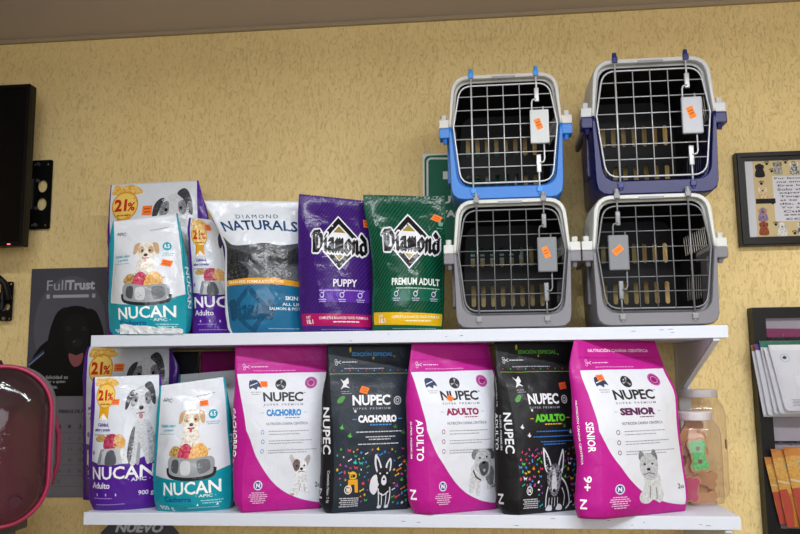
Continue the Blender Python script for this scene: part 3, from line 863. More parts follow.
def diamond_bag(kind):
    a = Art(100, 135, 'foil')
    pur = kind == 'puppy'
    stripe, band, gold = ('35185f', 'b01862', '8d7a3c') if pur else ('0a3a2a', 'e0b21c', '9a8a3a')
    for i in range(-36, 40):
        x = i * 5; a.poly([(x, 92), (x + 2.2, 92), (x + 2.2 + 92, 0), (x + 92, 0)], stripe, .3)
        if -4 < i < 30: a.poly([(x, 117), (x + 2, 117), (x + 2 + 26, 92), (x + 26, 92)], stripe, .3)
    cx = 58 if pur else 53
    hw, hh, cy = 34, 28, 47
    D = lambda k, c, l: a.poly([(cx, cy - hh * k), (cx + hw * k, cy), (cx, cy + hh * k), (cx - hw * k, cy)], c, l)
    D(1.0, 'e9e9ee', 1); D(.93, '15151a', 1.3); D(.68, 'e4e4ea', 1.5)
    a.poly([(cx, cy - 17), (cx + 8.5, cy - 10), (cx - 8.5, cy - 10)], gold, 2); a.poly([(cx, cy + 18), (cx + 9, cy + 10), (cx - 9, cy + 10)], gold, 2)
    x0, x1 = (cx - 39, cx + 37) if pur else (cx - 36, cx + 42)
    blackletter(a, x0, x1, 37, 57, 'e4e4ea', 2.6, 2.4, 3); blackletter(a, x0, x1, 37, 57, '121216', .75, 3.2, 3)
    if pur:
        a.rect(30, 93, 98, 106, '5a2aa0', .8); a.txt('PUPPY', 50, 82, 83.5, 91, 'e6e0f2', 3, bold=.02); a.micro(30, 92, 94, 1, 'b9a6dc')
        xs = (34, 62, 86)
    else:
        a.rect(26, 93, 97, 106, '14604a', .8); a.txt('PREMIUM ADULT', 27, 96, 83.5, 90.5, 'e6efe9', 3, bold=.03); a.micro(34, 96, 93, 1, 'a9ccbd')
        xs = (34, 62, 88); a.poly([(92, 26), (95, 24), (97, 27), (99, 25), (98, 30), (93, 30)], '7fae9a', 2); a.micro(90, 98, 32, .8, '7fae9a')
    for x in xs:
        a.ring(x, 99, 2.6, .9, 'd8d2e8', 2, ay=.9); a.line([(x + 2, 97), (x + 4, 95)], .8, 'd8d2e8'); a.micro(x - 5, x + 6, 103, .9, 'c2b8dc'); a.micro(x - 4, x + 5, 105, .8, 'c2b8dc')
    a.poly([(0, 116.5), (100, 118), (100, 130), (0, 128.5)], band, 1)
    a.txt('COMPLETE & BALANCED FOOD FORMULA', 28, 96, 120, 122.6, 'f3dce8' if pur else 'fdf3cf', 3, bold=.015)
    a.micro(48, 84, 124.6, 1.1, 'f3dce8' if pur else 'fdf3cf')
    a.txt('NET', 8, 15, 119, 121.6, 'f0e0ea', 3, bold=.02); a.txt('18.1', 8, 18, 122.5, 127, 'f0e0ea', 3, bold=.04)
    a.micro(28, 92, 132, .9, '8a74b8' if pur else '6ea893')
    return a


def naturals_bag():
    a = Art(100, 133, 'film')
    a.poly([(0, 86), (30, 85), (70, 84), (100, 86), (100, 133), (0, 133)], '1f6890', .5)
    # charcoal landscape photograph
    a.poly(spline([(0, 36), (10, 45), (30, 46), (55, 44), (75, 46), (100, 42)], 5, False) + [(100, 82), (0, 82)], '55585c', .7, mottle='484b4f')
    a.blob([(0, 48), (12, 50), (30, 54), (50, 60), (72, 58), (88, 50), (100, 46), (100, 62), (60, 66), (20, 62), (0, 60)], '2d2f32', 1.2, mottle='3c3e42')
    a.blob([(0, 66), (30, 68), (60, 72), (100, 66), (102, 84), (-2, 84)], '6c6f73', 1.2, mottle='595c60')
    a.blob([(2, 60), (18, 62), (34, 72), (26, 84), (0, 84)], '232528', 1.4, mottle='3c3e42')
    a.blob([(50, 72), (70, 69), (88, 73), (80, 79), (58, 79)], '9a9da1', 1.5, mottle='55585c')
    for x in range(6, 100, 9): a.poly([(x, 62), (x + 2, 52 + (x * 7) % 5), (x + 4, 62)], '26282b', 1.6)
    a.poly([(0, 80.5), (35, 79), (70, 79), (100, 82), (100, 87), (70, 85), (35, 85), (0, 86)], 'd99a2c', 2)
    a.txt('GRAIN-FREE FORMULATION', 4, 66, 81, 84, 'fbe9c8', 3, bold=.02)
    a.txt('DIAMOND', 27, 74, 14.5, 18.5, '2b4d73', 3, bold=.0, space=1.4)
    a.txt('NATURALS', 6, 95, 21.5, 32, '24466e', 3, bold=.02, arc=1.2)
    # dark watermark emblem on the blue
    cx, cy = 34, 110
    a.poly([(cx, cy - 24), (cx + 30, cy), (cx, cy + 24), (cx - 30, cy)], '174f73', .8, holes=[[(cx, cy - 17), (cx - 21, cy), (cx, cy + 17), (cx + 21, cy)]])
    blackletter(a, cx - 30, cx + 32, cy - 9, cy + 9, '154a6c', .9, 1.2)
    a.txt('SKIN & COAT', 80, 122, 96.5, 100.5, 'e8f0f6', 3, bold=.03); a.txt('ALL LIFE STAGES', 76, 124, 103, 106, 'e0eaf2', 3, bold=.02); a.txt('SALMON & POTATO', 60, 108, 107.5, 110.5, 'e0eaf2', 3, bold=.02)
    a.micro(56, 96, 128, .9, '8fb4cc')
    return a


# ================================================================== the room
SX0, SX1, SD, ZU, ZL, TH, ZC = 0.0, 1.6494, .40, 1.4598, 1.0, .0313, 2.4931
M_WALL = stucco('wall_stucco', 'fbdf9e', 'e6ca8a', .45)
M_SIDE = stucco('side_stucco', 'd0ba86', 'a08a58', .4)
M_CEIL = mat('beb4b2', 'paper')
RX0, RX1, RY0 = -1.7, 3.3, -4.3


def struct(name, lo, hi, m):
    return tag(MB().box(lo, hi, m).build(name), kind='structure')


struct('floor', (RX0, RY0, -.1), (RX1, .12, 0), mat('8f857a', 'board'))
struct('ceiling', (RX0, RY0, ZC), (RX1, .12, ZC + .1), M_CEIL)
struct('wall_back', (RX0, 0, 0), (RX1, .12, ZC), M_WALL)
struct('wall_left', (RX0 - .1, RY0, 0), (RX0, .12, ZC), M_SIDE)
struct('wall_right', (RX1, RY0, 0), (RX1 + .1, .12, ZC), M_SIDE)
# wall behind the camera; unseen window added to hold a fill light
WX0, WX1, WZ0, WZ1 = .5, 2.9, 1.0, 2.3
b = MB()
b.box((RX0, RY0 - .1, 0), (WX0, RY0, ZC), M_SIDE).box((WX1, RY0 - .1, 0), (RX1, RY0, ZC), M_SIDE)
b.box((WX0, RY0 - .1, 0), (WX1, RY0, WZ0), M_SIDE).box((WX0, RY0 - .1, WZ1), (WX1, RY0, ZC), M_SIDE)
tag(b.build('wall_front'), kind='structure')
b = MB(); fr_ = mat('c8c8c8', 'plastic')
for x in (WX0, (WX0 + WX1) / 2 - .02, WX1 - .04): b.box((x, RY0 - .07, WZ0), (x + .04, RY0 - .03, WZ1), fr_)
for z in (WZ0, WZ1 - .04): b.box((WX0, RY0 - .07, z), (WX1, RY0 - .03, z + .04), fr_)
tag(b.build('fill_window_1'), kind='structure')
# thin ragged plaster line where ceiling meets wall
b = MB(); b.box((RX0, -.012, ZC - .012), (RX1, 0, ZC), mat('a8977c', 'paper')); tag(b.build('trim_1'), kind='structure')


def area(name, loc, rot, sx, sy, power, color):
    l = bpy.data.lights.new(name, 'AREA'); l.shape = 'RECTANGLE'; l.size = sx; l.size_y = sy; l.energy = power; l.color = color
    o = bpy.data.objects.new(name, l); COL.objects.link(o); o.location = loc; o.rotation_euler = rot
    return o


area('window_fill', ((WX0 + WX1) / 2, RY0 - .12, (WZ0 + WZ1) / 2), (PI / 2, 0, 0), WX1 - WX0, WZ1 - WZ0, 52, (.88, .94, 1.0))  # added frontal fill light, tinted like daylight, set in the unseen window
w = bpy.data.worlds.new('world'); S.world = w; w.use_nodes = True
w.node_tree.nodes['Background'].inputs[0].default_value = (.55, .65, .8, 1); w.node_tree.nodes['Background'].inputs[1].default_value = .25

M_HOUS = mat('d8d8d8', 'plastic')
for i, (x, y) in enumerate(((.6, -1.75), (2.0, -1.8))):
    t = empty('ceiling_lamp', (x, y, ZC), 'white twin tube ceiling lamp on the ' + ('television side' if i == 0 else 'pet carrier side') + ' of the room', 'lamp', None)
    MB().box((-.62, -.09, -.05), (.62, .09, 0), M_HOUS, .01).build('lamp_housing', t)
    for yy in (-.045, .045):
        MB().tube([(-.58, yy, -.075), (.58, yy, -.075)], .014, emit_mat('tube%d%.2f' % (i, yy), 'f4f6ff', 6)).build('lamp_tube', t)
    area('ceiling_light', (x, y, ZC - .1), (0, 0, 0), 1.16, .16, 23 if i == 0 else 32, (.95, .975, 1.0))

S.view_settings.view_transform = 'Standard'; S.view_settings.look = 'None'
S.view_settings.exposure = .04; S.view_settings.gamma = 1; S.view_settings.use_curve_mapping = False

# ================================================================== shelves
M_SH = mat('d6dbe6', 'board'); M_SCR = mat('6d6a70', 'paper')


def shelf(zt, label):
    t = empty('wall_shelf', (SX0, 0, zt), label, 'shelf', 'white wall shelves')
    b = MB(); b.box((0, -SD, -TH), (SX1, -.012, 0), M_SH, .0015)
    rn = random.Random(int(zt * 100))
    for _ in range(9):
        x = rn.uniform(.7, 1.6); z = rn.uniform(-.026, -.006); l = rn.uniform(.003, .012)
        b.box((x, -SD - .0003, z), (x + l, -SD + .001, z + .0012), M_SCR)
    b.build('shelf_board', t)
    for x in (SX1 - .036,):
        c = MB()
        p = [(-SD + .012, 0), (-.03, 0), (-.03, -.135)]
        # triangular web (thin plate across x) and its sloping flange
        vs = [(x + dx, y, z - TH - .0005) for dx in (0, .004) for y, z in p]
        c.add(vs, [(0, 1, 2), (3, 5, 4), (0, 3, 4, 1), (1, 4, 5, 2), (2, 5, 3, 0)], M_SH)
        w_ = .015
        a0 = Vector((x, -SD + .004, -TH - .0005)); a1 = Vector((x, -.028, -TH - .139)); d = Vector((0, 0, -.006))
        vs = [a0, a0 + Vector((w_, 0, 0)), a1 + Vector((w_, 0, 0)), a1]; vs += [v + d for v in vs]
        c.add(vs, [(0, 1, 2, 3), (4, 7, 6, 5), (0, 4, 5, 1), (1, 5, 6, 2), (2, 6, 7, 3), (3, 7, 4, 0)], M_SH)
        c.build('bracket', t)
        c = MB(); c.box((x - .001, -.030, -.30 - TH), (x + .033, -.001, -TH - .001), M_SH, .002)
        c.build('wall_rail', t)
    return t


shelf(ZU, 'upper white wall shelf carrying the pet carriers and food bags')
shelf(ZL, 'lower white wall shelf carrying the large food bags and the clear jars')

# ================================================================== bags on the upper shelf
E = .0006
aA, colA = nucan('adult'); aP, colP = nucan('puppy')
WHT = 'dde2ea'
gus = Art(100, 130, 'film'); gus.txt('NUCAN', 30, 75, 55, 100, 'dfe9ee', 3, bold=.02, rot=90)

Bag([(333, 108, 112, 195, 205), (260, 108, 111, 197, 208), (213, 109, 110, 197.5, 207), (191, 110, 111, 197, 202), (178, 111, 112, 197, 198.5)],
    -.235, .10, ZU, 'pillow', seed=3, tilt=.003, wav=.002).build(
    'taller white and purple food bag with gold 21% seal behind the teal bag, upper shelf', base=WHT, side=colA, art=aA, rart=gus, sticker=(46, 24, 11, 8))

Bag([(333, 114, 116, 185, 186), (325, 110, 112, 186, 188), (300, 109, 111, 186, 189), (270, 109, 113, 183, 187), (235, 110, 114.5, 179, 182), (215, 113, 114, 176, 177.5)],
    -.388, .088, ZU, 'pillow', seed=4, rot=.03, tilt=.022, wav=.0015).build(
    'white and teal puppy food bag with tilted top edge at the upper shelf end', base=WHT, side=colP, art=aP, rart=gus, sticker=(82, 52, 13, 6.5), srot=.25)

Bag([(333, 193, 195, 230, 231), (300, 192, 194, 228, 229), (260, 190, 192, 225, 227), (228, 188, 190, 219, 220), (216, 189, 191, 212, 213)],
    -.294, .05, ZU, 'pillow', seed=5, rot=.02, tilt=-.004).build(
    'narrow white and purple adult dog food bag squeezed between teal bag and blue salmon bag', base=WHT, side=colA,
    art=(lambda a: (setattr(a, 'W', 58), a)[1])(nucan('adult')[0]), lart=gus, sticker=(38, 10, 12, 7))

Bag([(333, 231, 233, 303, 304), (325, 227, 230, 303, 305), (290, 225, 227, 303, 305), (250, 225, 227, 302, 304), (236, 221, 223, 302, 303), (220, 213, 214, 302, 303), (200, 204, 205, 300, 301)],
    -.385, .088, ZU, 'pillow', seed=6, rot=.045, wav=.0015, camp=.0026).build(
    'white and blue bag of salmon dog food with a charcoal landscape photograph', base=WHT, side=WHT, art=naturals_bag())

Bag([(331, 303, 304.5, 371, 372), (315, 300, 302, 371, 373), (290, 299, 301, 371, 373), (250, 298, 301, 371, 373), (215, 298, 300, 367, 369), (196, 299, 300, 363.5, 364.5)],
    -.392, .09, ZU, 'pillow', rot=.045, seed=7, tilt=-.014, camp=.0016, amp=.0013).build(
    'purple diagonal-striped puppy food bag with a white-edged diamond emblem and pink band', base='44207c', art=diamond_bag('puppy'), fin='foil', sticker=(98, 25, 10, 8))

Bag([(331, 373, 375, 441, 442), (315, 372, 374, 442, 444), (280, 373, 375, 442, 444.5), (240, 370, 372, 443.5, 446), (215, 365, 367, 444, 446), (195.5, 363, 364, 443, 445)],
    -.388, .09, ZU, 'pillow', rot=.045, seed=8, tilt=-.003, camp=.0016, amp=.0013).build(
    'dark green diagonal-striped adult food bag with a diamond emblem and yellow band', base='11583f', art=diamond_bag('adult'), fin='foil', sticker=(90, 22.5, 12, 6), srot=.5)



def foil_flap(bag, pts, amp, label):
    """crumpled end seal folded out at the foot of a bag; pts = lower and upper outline in photo points at depth Y"""
    mb = MB(); n = 28; rows = 4; vs = []
    for j in range(rows + 1):
        for i in range(n + 1):
            q = i / n; v = j / rows
            a, c = pts[0], pts[1]; px = a[0] + (c[0] - a[0]) * q; top = a[1] + (c[1] - a[1]) * q; bot = pts[2]
            nz = noise.noise(Vector((px * .22, j * 1.7, 3.1)))
            Y = a[2] - .006 * v + amp * nz
            x, zz = at(px, top + (bot - top) * v + nz * 1.3 * (1 - v), Y)
            vs.append(Vector((x, Y, max(zz, bag.location.z + .0008))) - bag.location)
    fs = [(j * (n + 1) + i, (j + 1) * (n + 1) + i, (j + 1) * (n + 1) + i + 1, j * (n + 1) + i + 1) for j in range(rows) for i in range(n)]
    mb.add(vs, fs, mat('d9dce0', 'film')); o = mb.build('folded_seal', bag, recalc=False)
    so = o.modifiers.new('thick', 'SOLIDIFY'); so.thickness = .0006
    return tag(o, label)


foil_flap(bpy.data.objects['dog_food_bag.001'], ((120, 324, -.400), (183, 329, -.400), 334), .006, 'crumpled white end seal')
# ================================================================== bags on the lower shelf
Bag([(503, 83, 86, 166, 172), (440, 83, 86, 167, 176), (400, 83, 86, 168, 178), (372, 83, 87, 169, 178), (356, 85, 88, 169, 172), (349, 88, 90, 168, 170)],
    -.255, .10, ZL, 'pillow', seed=9, wav=.004).build(
    'crumpled purple and white food bag in shade behind its smaller twin, lower shelf', base=WHT, side=colA, art=nucan('adult')[0], rart=gus, lart=gus, sticker=(42, 18, 12, 6))

Bag([(511, 94, 96, 153, 155), (500, 90, 92, 156, 158), (470, 89, 92, 158, 161), (440, 90, 93, 159, 162), (400, 91, 95, 159, 162), (378, 93, 95, 159, 161)],
    -.386, .085, ZL, 'pillow', seed=10, rot=.05, tilt=.002, wav=.002, camp=.0026).build(
    'purple and white food bag with 21% seal at the lower shelf front', base=WHT, side=colA, art=nucan('adult')[0], lart=gus, sticker=(36, 25, 12, 5.5))

Bag([(511, 158, 160, 228, 230), (500, 154, 156, 231, 233), (480, 154, 156, 231, 233.5), (440, 155, 158, 228, 231), (400, 158, 160.5, 225, 228), (382, 160, 161.5, 223, 225)],
    -.402, .095, ZL, 'pillow', seed=11, rot=.035, tilt=.020, wav=.001, camp=.0026).build(
    'white and teal puppy food bag at the front of the lower shelf', base=WHT, side=colP, art=nucan('puppy')[0], lart=gus, rart=gus, sticker=(70, 23, 12, 5), srot=-.1)

Bag([(500, 178, 180, 234, 235), (440, 177, 180, 235, 236), (400, 177, 180, 236, 238), (370, 179, 181, 239, 240)],
    -.265, .07, ZL, 'pillow', seed=12, tilt=.012).build(
    'shaded white bag top showing just behind the teal bag of the lower shelf', base=WHT, side=colP, art=nucan('puppy')[0])

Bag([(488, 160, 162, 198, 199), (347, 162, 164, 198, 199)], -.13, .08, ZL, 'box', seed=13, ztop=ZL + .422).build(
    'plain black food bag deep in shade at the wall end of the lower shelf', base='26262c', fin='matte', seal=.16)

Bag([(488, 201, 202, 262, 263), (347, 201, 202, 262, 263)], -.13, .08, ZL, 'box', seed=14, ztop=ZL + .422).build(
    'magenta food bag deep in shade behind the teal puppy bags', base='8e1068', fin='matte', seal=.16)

ZT = ZL + .4275
N1 = dict(cachorro=('CACHORRO', '1f7fc4', 'bulldog'), adulto=('ADULTO', '8e1650', 'schnauzer'), senior=('SENIOR', '5a1c50', 'terrier'))
gl_ = lambda words: side_txt(100, 166, words)

Bag([(512, 241, 243.5, 318, 320), (500, 234, 242, 322, 325), (470, 233, 243, 323, 327), (440, 233, 247, 323, 327), (420, 233, 245, 324, 328), (392, 234, 240, 326, 329), (372, 235, 237, 328, 329), (346, 235, 236, 327, 328)],
    -.366, .088, ZL, seed=21, rot=.07, ztop=ZT, amp=.0014, camp=.0014).build(
    'magenta and white puppy food bag showing a seated white pup with one dark ear', base=MAG, fin='matte', art=nupec(*N1['cachorro']), seal=.168,
    lart=gl_([('CACHORRO -', 22, 56, 62, 116), ('SUPER PREMIUM', 6, 16, 66, 110)]), sticker=(29, 38.5, 8, 5.5))

Bag([(512, 325, 332, 406, 408), (500, 319, 333, 409, 411), (470, 320, 334, 411, 413), (430, 321, 333, 411, 414), (400, 322, 331, 411, 414), (375, 326, 330, 410, 412), (347, 327, 328, 411, 412)],
    -.366, .088, ZL, seed=22, rot=.07, ztop=ZT, amp=.0014, camp=.0014).build(
    'navy black special edition puppy food bag with a line drawn pup among coloured animals', base='222b36', side='15171c', fin='matte',
    art=nupec_dark('CACHORRO', 'e8e8ee', '3f8fd6', 'c8c8d0', 3, 'pup', '3f8fd6'), seal=.168,
    lart=gl_([('NUPEC', 46, 88, 62, 108, 'e2e2e8'), ('SUPER PREMIUM', 22, 34, 66, 106, 'a8a8b0'), ('Contenido Neto: 2 kg', 70, 84, 124, 156, 'b8b8c0'), ('N', 10, 44, 142, 152, 'c8c8d0')]),
    sticker=(42, 45.5, 10, 6.5), srot=.35)

Bag([(513, 414, 431, 494, 496), (500, 408, 430, 496, 499), (470, 407, 428, 499, 502), (430, 407, 427, 501, 503), (405, 406, 421, 499, 501), (385, 407, 415, 496, 499), (368, 409, 410, 491, 493), (346, 412, 413, 487, 488)],
    -.370, .088, ZL, seed=23, rot=.085, ztop=ZT, amp=.0014, camp=.0014).build(
    'magenta and white adult food bag with a standing grey schnauzer', base=MAG, fin='matte', art=nupec(*N1['adulto']), seal=.168,
    lart=gl_([('ADULTO', 66, 90, 74, 114), ('SUPER PREMIUM', 38, 48, 76, 112), ('N', 30, 60, 142, 152)]), sticker=(38, 54, 7.5, 5), srot=.7)

Bag([(512, 503, 519, 575, 576), (500, 496, 518, 576, 578), (470, 495, 518, 577, 579), (430, 494, 515, 576, 578), (390, 494, 507, 574, 576), (368, 495, 498, 573, 575), (346, 494, 495, 573, 574)],
    -.370, .088, ZL, seed=24, rot=.075, ztop=ZT, amp=.0014, camp=.0014).build(
    'black special edition adult food bag with a line drawn shepherd dog among coloured animals', base='17171b', side='101013', fin='matte',
    art=nupec_dark('ADULTO', '5fc12e', '4f9c2e', '2f74c0', 9, 'dog', 'c9a31e'), seal=.168,
    lart=gl_([('NUPEC', 66, 94, 68, 107, 'e2e2e8'), ('ADULTO', 20, 38, 68, 104, 'd0d0d8'), ('Contenido Neto: 2 kg', 30, 42, 34, 62, 'a8a8b0'), ('SUPER PREMIUM', 48, 56, 70, 104, 'a8a8b0'), ('N', 28, 54, 146, 156, 'c8c8d0')]),
    sticker=(82, 43, 10, 6.5), srot=-.15, scol='e2481f')

Bag([(518, 578, 603, 684, 685), (505, 575, 602.5, 686, 687), (470, 577, 602, 682, 684), (430, 573, 599, 677, 679), (400, 572, 590, 675, 677), (372, 569, 580, 663, 665), (343, 574, 577, 654, 655)],
    -.398, .09, ZL, seed=25, rot=.12, ztop=ZT, amp=.0014, camp=.0014, lean=.01).build(
    'magenta and white senior food bag with seated grey terrier, overhanging the lower shelf edge', base=MAG, fin='matte', art=nupec(*N1['senior'], top='NUTRICIÓN CANINA CIENTÍFICA'), seal=.168,
    lart=gl_([('SENIOR', 66, 88, 76, 104), ('NUTRICIÓN CANINA CIENTÍFICA', 34, 46, 56, 116), ('9+', 46, 74, 126, 140), ('N', 34, 60, 148, 157)]), sticker=(20, 35, 8, 5.5), srot=-.1)


# ================================================================== pet carriers
def rs(path, n):
    """resample an open polyline to n points"""
    d = [0]
    for a, b in zip(path, path[1:]): d.append(d[-1] + math.dist(a, b))
    out = []; k = 0
    for i in range(n):
        t = d[-1] * i / (n - 1)
        while k < len(d) - 2 and d[k + 1] < t: k += 1
        q = (t - d[k]) / ((d[k + 1] - d[k]) or 1); q = min(1, max(0, q))
        out.append(tuple(path[k][j] * (1 - q) + path[k + 1][j] * q for j in (0, 1)))
    return out


def roundpoly(P, R, n=7):
    """open path with rounded inner corners; R[i] radius at P[i]"""
    out = [P[0]]
    for i in range(1, len(P) - 1):
        a, b, c = map(Vector, (P[i - 1], P[i], P[i + 1])); u = (a - b).normalized(); v = (c - b).normalized(); r = R[i]
        s, e = b + u * r, b + v * r
        for k in range(n + 1):
            t = k / n; p = s * (1 - t) ** 2 + b * 2 * t * (1 - t) + e * t * t; out.append((p.x, p.y))
    return out + [P[-1]]


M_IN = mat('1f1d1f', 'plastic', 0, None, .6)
SPL = .192
H_C = .328


def half(z, top, w_split, w_end, z_end, r, n):
    P = [(-w_split, z), (-w_end, z_end), (w_end, z_end), (w_split, z)]
    return rs(roundpoly(P, [0, r, r, 0]), n)


def carrier(cx, Y, z, label, top_c, bot_c, wire_c, clip_c, box_c, lock=1, dep=.33, hs_=1, ws=1):
    root = empty('pet_carrier', (cx, Y, z), label, 'pet carrier', 'plastic pet carriers stacked two by two')
    m_top, m_bot = mat(top_c, 'plastic'), mat(bot_c, 'plastic')
    m_wire, m_clip, m_box = mat(wire_c, 'metal', .25), mat(clip_c, 'plastic'), mat(box_c, 'plastic')
    n = 41
    # slots in the rear wall: (x0, x1, z0, z1)
    slots = []
    for k in range(8):
        x = -.118 + k * .0337; slots += [(x - .0075, x + .0075, .197, .254), (x - .0075, x + .0075, .080, .144)]
    for nm, m, sg in (('upper_shell', m_top, 1), ('lower_shell', m_bot, -1)):
        if sg > 0:
            outer = half(SPL, 1, .151, .141, H_C, .046, n); op = half(SPL, 1, .143, .129, .3165, .034, n)
        else:
            outer = half(SPL, 0, .151, .146, .002, .03, n); op = half(SPL, 0, .143, .127, .034, .034, n)
        secs = []

        def sec(path, y, sx=1, sz=1, dz=0):
            secs.append([(p[0] * sx, y, (p[1] - SPL) * sz + SPL) for p in path])
        sec(op, .020, .965, .965); sec(op, .020); sec(op, .003); sec(op, 0, 1.012, 1.012); sec(outer, 0, .987, .987); sec(outer, .005)
        yb = [.02, .05]
        k = .085
        while k < dep - .07: yb += [k, k + .006]; k += .0165
        yb += [dep - .05, dep - .02]
        for y in yb: f_ = 1 + .02 * math.sin(min(1, y / .12) * PI / 2) - .10 * sm(.1, dep, y); sec(outer, y, f_, 1 - .03 * sm(.1, dep, y))
        sec(outer, dep - .006, .885, .955); sec(outer, dep, .85, .93)
        mb = MB(); vs = [p for s_ in secs for p in s_]; fs = []
        for j in range(len(secs) - 1):
            y0 = secs[j][0][1]
            for i in range(n - 1):
                zc = (secs[j][i][2] + secs[j][i + 1][2]) / 2; side = abs(secs[j][i][0]) > .10 * .9 and abs(secs[j][i][0] - secs[j][i + 1][0]) < .006
                jj = j - 8   # alternate strips between vents
                if side and 0 <= jj < len(yb) - 5 and jj % 2 == 0 and ((.205 < zc < .255) if sg > 0 else (.085 < zc < .145)): continue
                fs.append((j * n + i, j * n + i + 1, (j + 1) * n + i + 1, (j + 1) * n + i))
        mb.add(vs, fs, m)
        o = mb.build(nm, root, smooth=True, angle=.6)
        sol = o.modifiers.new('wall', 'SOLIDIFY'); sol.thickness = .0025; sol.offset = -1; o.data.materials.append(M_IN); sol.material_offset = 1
        # rear wall with rounded slots
        last = [(p[0], p[2]) for p in secs[-1]]
        if sg < 0: last = last[::-1]
        hs = []
        for x0, x1, a, b_ in slots:
            if (a > SPL) == (sg > 0): hs.append(rrect(x0 * .86, a, x1 * .86, b_, .0062, 3)[::-1])
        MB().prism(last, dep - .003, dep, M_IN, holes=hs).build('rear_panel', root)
        # flange around the middle with lug and peg
        for sx in (-1, 1):
            fb = MB(); B2 = lambda p, q, bv: fb.box((min(sx * p[0], sx * q[0]), p[1], p[2]), (max(sx * p[0], sx * q[0]), q[1], q[2]), m, bv)
            if sg > 0:
                B2((.147, .004, .191), (.176, .042, .214), .003); fb.tube([(sx * .163, .02, .212), (sx * .163, .02, .228)], .008, m)
                B2((.147, .038, .190), (.160, dep - .05, .202), .002)
            else:
                B2((.147, .002, .164), (.176, .044, .1905), .003); fb.tube([(sx * .161, .016, .166), (sx * .160, .018, .152)], [.008, .006], m)
                B2((.147, .040, .176), (.159, dep - .05, .1895), .002); B2((.143, .07, .06), (.157, .13, .178), .004)
            fb.build('side_latch', root)
    b = MB(); b.box((-.032, -.0015, .3155), (.03, .001, .3215), mat('8f9296', 'plastic'), .0005).build('name_plate', root)
    # wire door
    d = empty_child('wire_door', root)
    yw = .006
    loop = half(SPL, 1, .1375, .118, .300, .030, 40) + half(SPL, 0, .1375, .120, .0445, .030, 40)[::-1][1:-1]
    loop = [(p[0], yw, p[1]) for p in loop]
    MB().tube(loop, .0023, m_wire, 6, closed=True).build('door_frame', d, smooth=True)
    g = MB()
    def xw(zz):
        return .1375 - (abs(zz - SPL) / (.108 if zz > SPL else .148)) * (.0195 if zz > SPL else .0175)
    for zz in (.086, .122, .160, .196, .236, .272): w_ = xw(zz); g.tube([(-w_, yw + .002, zz), (w_, yw + .002, zz)], .0014, m_wire, 6)
    for x in (-.045, -.003, .040): g.tube([(x * lock, yw - .002, .0445), (x * lock, yw - .002, .300)], .0014, m_wire, 6)
    g.build('wire_grid', d, smooth=True)
    L = lock; rx, lx = -.088 * L, .085 * L
    g = MB(); g.tube([(rx, yw - .004, .018), (rx, yw - .004, .334)], .0024, m_wire, 8); g.build('hinge_rod', d, smooth=True)
    g = MB()
    g.tube([(lx, yw - .004, .018), (lx, yw - .004, .085)], .0024, m_wire, 8); g.tube([(lx, yw - .004, .262), (lx, yw - .004, .334)], .0024, m_wire, 8)
    g.box((lx - .006, yw - .008, .250), (lx + .006, yw, .286), m_wire, .002); g.box((lx - .006, yw - .008, .066), (lx + .006, yw, .112), m_wire, .002)
    g.tube([(lx - .001, yw - .009, .257), (lx - .012, yw - .009, .253), (lx - .014, yw - .009, .245), (lx - .014, yw - .009, .205)], .0022, m_wire, 8)
    g.tube([(lx + .002, yw - .009, .090), (lx + .012, yw - .009, .092), (lx + .015, yw - .009, .099), (lx + .015, yw - .009, .235)], .0022, m_wire, 8)
    g.build('latch_rod', d, smooth=True)
    bx = lx + .004 * L
    lb = MB().box((bx - .0245, yw - .022, .137), (bx + .0245, yw - .010, .224), m_box, .003).build('latch_box', d)
    st = MB(); q = .35 if lock > 0 else .7
    c_, s_ = math.cos(q), math.sin(q)
    R = lambda x, zz: (bx - .003 + x * c_ - zz * s_, yw - .0225, .186 + x * s_ + zz * c_)
    w_, h_ = (.008, .014) if lock > 0 else (.013, .008)
    st.add([R(-w_, -h_), R(w_, -h_), R(w_, h_), R(-w_, h_)], [(0, 1, 2, 3)], mat('ff8a24', 'paper'))
    for k in (-.3, .2): st.add([tuple(a + b__ for a, b__ in zip(R(-w_ * .7, h_ * k), (0, -.0002, 0))), tuple(a + b__ for a, b__ in zip(R(w_ * .7, h_ * k), (0, -.0002, 0))), tuple(a + b__ for a, b__ in zip(R(w_ * .7, h_ * (k + .2)), (0, -.0002, 0))), tuple(a + b__ for a, b__ in zip(R(-w_ * .7, h_ * (k + .2)), (0, -.0002, 0)))], [(0, 1, 2, 3)], mat('c25a12', 'paper'))
    tag(st.build('price_sticker', lb, recalc=False), 'orange price sticker')
    for x in (rx, lx):
        for zz, q in ((.328, 1), (.026, -1)):
            c = MB()
            c.box((x - .007, -.006, zz - .010), (x + .007, .004, zz + .004), m_clip, .002)
            c.tube([(x, yw - .004, zz + .003 * q), (x, yw - .004, zz + .015 * q)], [.0065, .005], m_clip, 10)
            c.build('hinge_clip', d)
    root.scale = (ws, 1, hs_)
    return root


def empty_child(name, parent):
    o = bpy.data.objects.new(name, None); o.empty_display_size = .02; COL.objects.link(o); o.parent = parent
    return o


